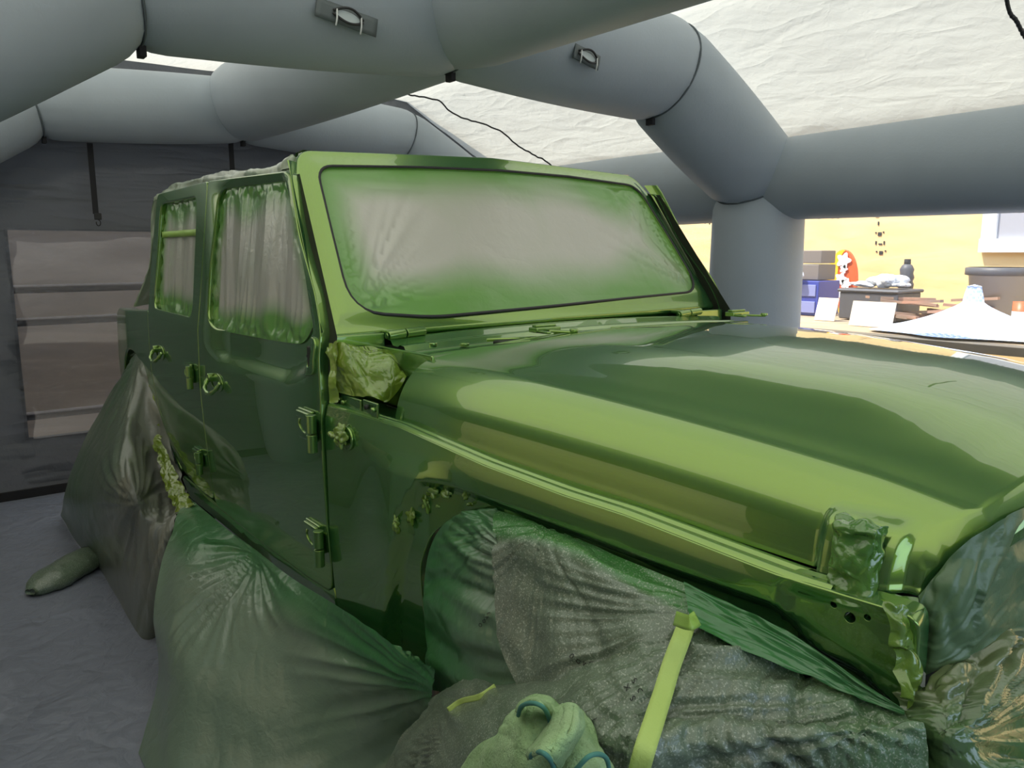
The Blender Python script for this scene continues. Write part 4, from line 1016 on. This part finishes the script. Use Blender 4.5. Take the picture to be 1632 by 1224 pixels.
# painted board
bc = at(1342, 435, 'y', 4.60)
def ellp(n, a, b): return [(a*math.cos(2*math.pi*k/n), b*math.sin(2*math.pi*k/n)) for k in range(n)]
RED = mat('red_board', (.80, .13, .04), .4); YEL = mat('yellow_board', (.95, .55, .03), .4); WHT = mat('white_paint', (.9, .9, .88), .4)
bd = empty('painted_board', (bc.x, 4.6, .98)); tag(bd, 'oval red and orange board with white blossoms leaning at the plywood wall', 'board')
def plate(name, pts, y, th, m, parent):
    n = len(pts); vs = [Vector((x, y, z)) for x, z in pts]+[Vector((x, y+th, z)) for x, z in pts]
    return mesh(name, vs, [tuple(range(n)), tuple(range(n, 2*n))[::-1]]+[(i, i+n, (i+1) % n+n, (i+1) % n) for i in range(n)], m, parent, False)
hz = (bc.z+.19-.98)/2+.0; zc_ = .98+hz
plate('body', [(bc.x+.13*x, zc_+hz*z) for x, z in ellp(32, 1, 1)], 4.60, .03, RED, bd)
plate('yellow_stripe', [(bc.x-.13*math.cos(t)*1.0, zc_+hz*math.sin(t)) for t in [k*math.pi/14-math.pi/2 for k in range(15)]]+[(bc.x-.13*math.cos(t)*.45+.02, zc_+hz*math.sin(t)*.96) for t in [math.pi/2-k*math.pi/14 for k in range(15)]], 4.592, .006, YEL, bd)
for dx, dz, r_ in ((.015, .17, .055), (.0, .02, .045), (.05, -.02, .04), (.03, -.10, .045), (.05, -.18, .035), (.02, .10, .03)):
    plate('blossom', [(bc.x+dx+r_*(1+.25*math.cos(5*t))*math.cos(t), zc_+dz+r_*(1+.25*math.cos(5*t))*math.sin(t)) for t in [k*math.pi/15 for k in range(30)]], 4.584, .006, WHT, bd)
GREYB = mat('dark_grey_plastic', (.09, .09, .10), .5); CREAM = mat('cream_card', (.85, .74, .58), .7); BLUE = mat('blue_metal', (.05, .07, .35), .4); PAPER = mat('white_paper', (.85, .86, .88), .6); bump(PAPER, [('ridge', 12, .03, (1, 1, 1))])
# black crate with papers
x_ = on_bench(1400, 4.1); cr_ = MB(); cr_.box((x_, 4.1, 1.09), (.44, .34, .20)); cr_.box((x_, 4.1, 1.20), (.47, .37, .025))
tag(cr_.build('storage_crate', GREYB, None, False, .012), 'dark grey crate on the bench below the black jug', 'crate')
for k, (dx, dz, s) in enumerate([(-.10, .03, (.10, .08, .022)), (.05, .06, (.12, .09, .05)), (.12, .03, (.08, .07, .02))]):
    tag(blob('crumpled_paper', (x_+dx, 4.08, 1.215+dz), s, PAPER, amp=.5, seed=k+3, f=14, sub=3), ['flat white paper scrap at the left end of the dark crate', 'large white crumpled bag in the middle of the dark crate', 'small white paper scrap at the right end of the dark crate'][k], 'paper')
jg = empty('black_jug', (x_+.08, 4.35, 1.21)); tag(jg, 'black ribbed jug standing behind the white bag on the crate', 'jug')
def lathe(name, prof, c, m, parent=None, n=24):
    vs = [Vector((c[0]+r_*math.cos(2*math.pi*k/n), c[1]+r_*math.sin(2*math.pi*k/n), c[2]+z)) for r_, z in prof for k in range(n)]
    return mesh(name, vs, gridfaces(n, len(prof), 0, True), m, parent)
lathe('body', [(0, 0), (.05, 0), (.055, .04), (.045, .06), (.055, .09), (.045, .12), (.05, .15), (.035, .18), (.02, .19)], (x_+.06, 4.35, 1.20), GREYB, jg)
lathe('cap', [(0, .225), (.022, .225), (.024, .19)], (x_+.06, 4.35, 1.20), BLACK, jg)
# blue cabinet and dark boxes at the left
xb = on_bench(1292, 4.2); cb = empty('tool_cabinet', (xb, 4.2, .98)); tag(cb, 'blue tool cabinet on the bench beside the inflated column', 'cabinet')
MB().box((xb, 4.2, 1.12), (.30, .30, .27)).build('body', BLUE, cb, False, .008)
for z in (1.05, 1.18): MB().box((xb, 4.045, z), (.26, .012, .09)).build('drawer', mat('pale_blue', (.25, .28, .55), .4), cb, False, .004)
for k, (dx, z, s) in enumerate([(-.02, 1.32, (.26, .24, .12)), (.03, 1.44, (.17, .2, .10))]):
    tag(MB().box((xb+dx, 4.22, z), s).build('cardboard_box', mat('brown_box%d' % k, (.20, .17, .15), .7), None, False, .006), ['wide dark box on top of the blue cabinet', 'small dark box, topmost above the blue cabinet'][k], 'box')
tag(blob('rag_heap', (xb-.03, 4.0, 1.30), (.07, .05, .035), PAPER, amp=.6, seed=9, f=20, sub=3), 'white rag lying in front of the dark boxes', 'rag')
# leaning cards
for k, (px, y, w_, h_, tlt) in enumerate([(1317, 3.75, .16, .17, .3), (1390, 3.55, .30, .17, .25)]):
    x0 = on_bench(px, y); tag(MB().box((x0, y, .98+h_/2*math.cos(tlt)+.004), (w_, .006, h_), Matrix.Rotation(-tlt, 3, 'X')).build('card_sheet', CREAM), ['small cream card leaning in front of the blue cabinet', 'wide cream card leaning in front of the dark crate'][k], 'card')
# heap of timber offcuts
random.seed(5)
for k in range(16):
    x0 = on_bench(1490, 4.0)+random.uniform(-.28, .30); z0 = 1.0+.022*(k//2)+random.uniform(0, .02)
    rot = Matrix.Rotation(random.uniform(-.5, .5), 3, 'Z') @ Matrix.Rotation(random.uniform(-.10, .10), 3, 'Y')
    o = MB().box((x0, 4.0+random.uniform(-.12, .14), z0), (random.uniform(.3, .5), .03, .018), rot).build('timber_offcut', wood('w%d' % k, (.40+.2*random.random(), .30, .20), (.2, .15, .12)))
    tag(o, 'thin timber offcut in the heap beside the white cover', 'timber', 'timber offcuts heaped on the bench')
# grey bin
xg = on_bench(1588, 4.3); bn = empty('grey_bin', (xg, 4.3, .98)); tag(bn, 'grey plastic bin standing behind the white pointed cover', 'bin')
lathe('tub', [(.0, 0), (.15, 0), (.19, .36), (.20, .36), (.20, .385), (.185, .385), (.17, .2)], (xg, 4.3, .98), mat('grey_bin_plastic', (.34, .34, .34), .4), bn)
lathe('rim', [(.195, .34), (.212, .345), (.212, .39), (.195, .395)], (xg, 4.3, .98), GREYB, bn)
# white pointed dust cover with a blue weave
COV = mat('white_blue_weave', (.85, .88, .95), .7); ns, ln, b = nodes(COV); co = coords(COV, (1, 1, 1)); ck = N(COV, 'ShaderNodeTexChecker', Scale=55.0); ck.inputs['Color1'].default_value = (.90, .92, .96, 1); ck.inputs['Color2'].default_value = (.42, .56, .86, 1); ln.new(co.outputs[0], ck.inputs['Vector']); ln.new(ck.outputs[0], b.inputs['Base Color'])
pk = at(1553, 456, 'y', 3.5); vs = []; n_ = 64
for j in range(24):
    t = j/23
    for k in range(n_):
        an = 2*math.pi*k/n_; rr = (.035+.05*t+.42*max(0, (t-.35)/.65)**1.25); z = lerp(pk.z, .985, sstep(-.15, 1.15, t)*1.0) if j else pk.z
        rr *= 1+.07*t*math.sin(an*7)+.04*noise.noise(Vector((an*3, t*4, 0)))
        vs.append(Vector((pk.x+rr*math.cos(an)*1.15, 3.5+rr*math.sin(an)*.75, max(.984, z))))
o = mesh('dust_cover', [Vector((pk.x, 3.5, pk.z+.01))]+vs, [(0, 1+(k+1) % n_, 1+k) for k in range(n_)]+gridfaces(n_, 24, 1, True, True), COV); tag(o, 'white pointed dust cover with a pale blue weave on the bench', 'cover')
xr = on_bench(1622, 3.9); cn = empty('red_can', (xr, 3.95, .98)); tag(cn, 'red can with a white band right of the dust cover', 'can')
lathe('body', [(0, 0), (.05, 0), (.05, .19), (.0, .19)], (xr, 3.95, .98), RED, cn); lathe('label_band', [(.0515, .06), (.0515, .13)], (xr, 3.95, .98), WHT, cn)
# white framed vent high on the plywood
p0 = at(1572, 322, 'y', 5.0); p1 = at(1572, 402, 'y', 5.0); vx0 = p0.x; vw = 1.0; vt = 2.3; vb = p1.z
vent = empty('wall_window', (vx0+vw/2, 5.0, (vt+vb)/2)); tag(vent, 'white framed window with a grey blind on the plywood wall', 'window')
fm = MB(); fm.box((vx0+.05, 4.99, (vt+vb)/2), (.10, .06, vt-vb)); fm.box((vx0+vw-.05, 4.99, (vt+vb)/2), (.10, .06, vt-vb)); fm.box((vx0+vw/2, 4.985, vb+.05), (vw+.02, .055, .101)); fm.box((vx0+vw/2, 4.985, vt-.05), (vw+.02, .055, .101)); fm.build('window_frame', WHT, vent, False)
MB().box((vx0+vw/2, 5.0, (vt+vb)/2), (vw-.2, .02, vt-vb-.2)).build('blind', mat('grey_blind', (.38, .38, .42), .6), vent)
# stamped marks on the plywood
mb = MB(); sx_ = at(1406, 380, 'y', 5.0)
for i, (px, py) in enumerate([(1398, 345), (1400, 356), (1396, 371), (1402, 373), (1408, 370), (1396, 387), (1403, 389), (1409, 387), (1397, 401), (1404, 403), (1411, 400)]):
    p = at(px, py, 'y', 5.015); mb.box((p.x, p.y, p.z), (.012+.02*(i % 3 == 0), .003, .03 if i % 2 else .012))
o = mb.build('stamp_marks', INK); tag(o, kind='structure'); o.name = 'trim_6'
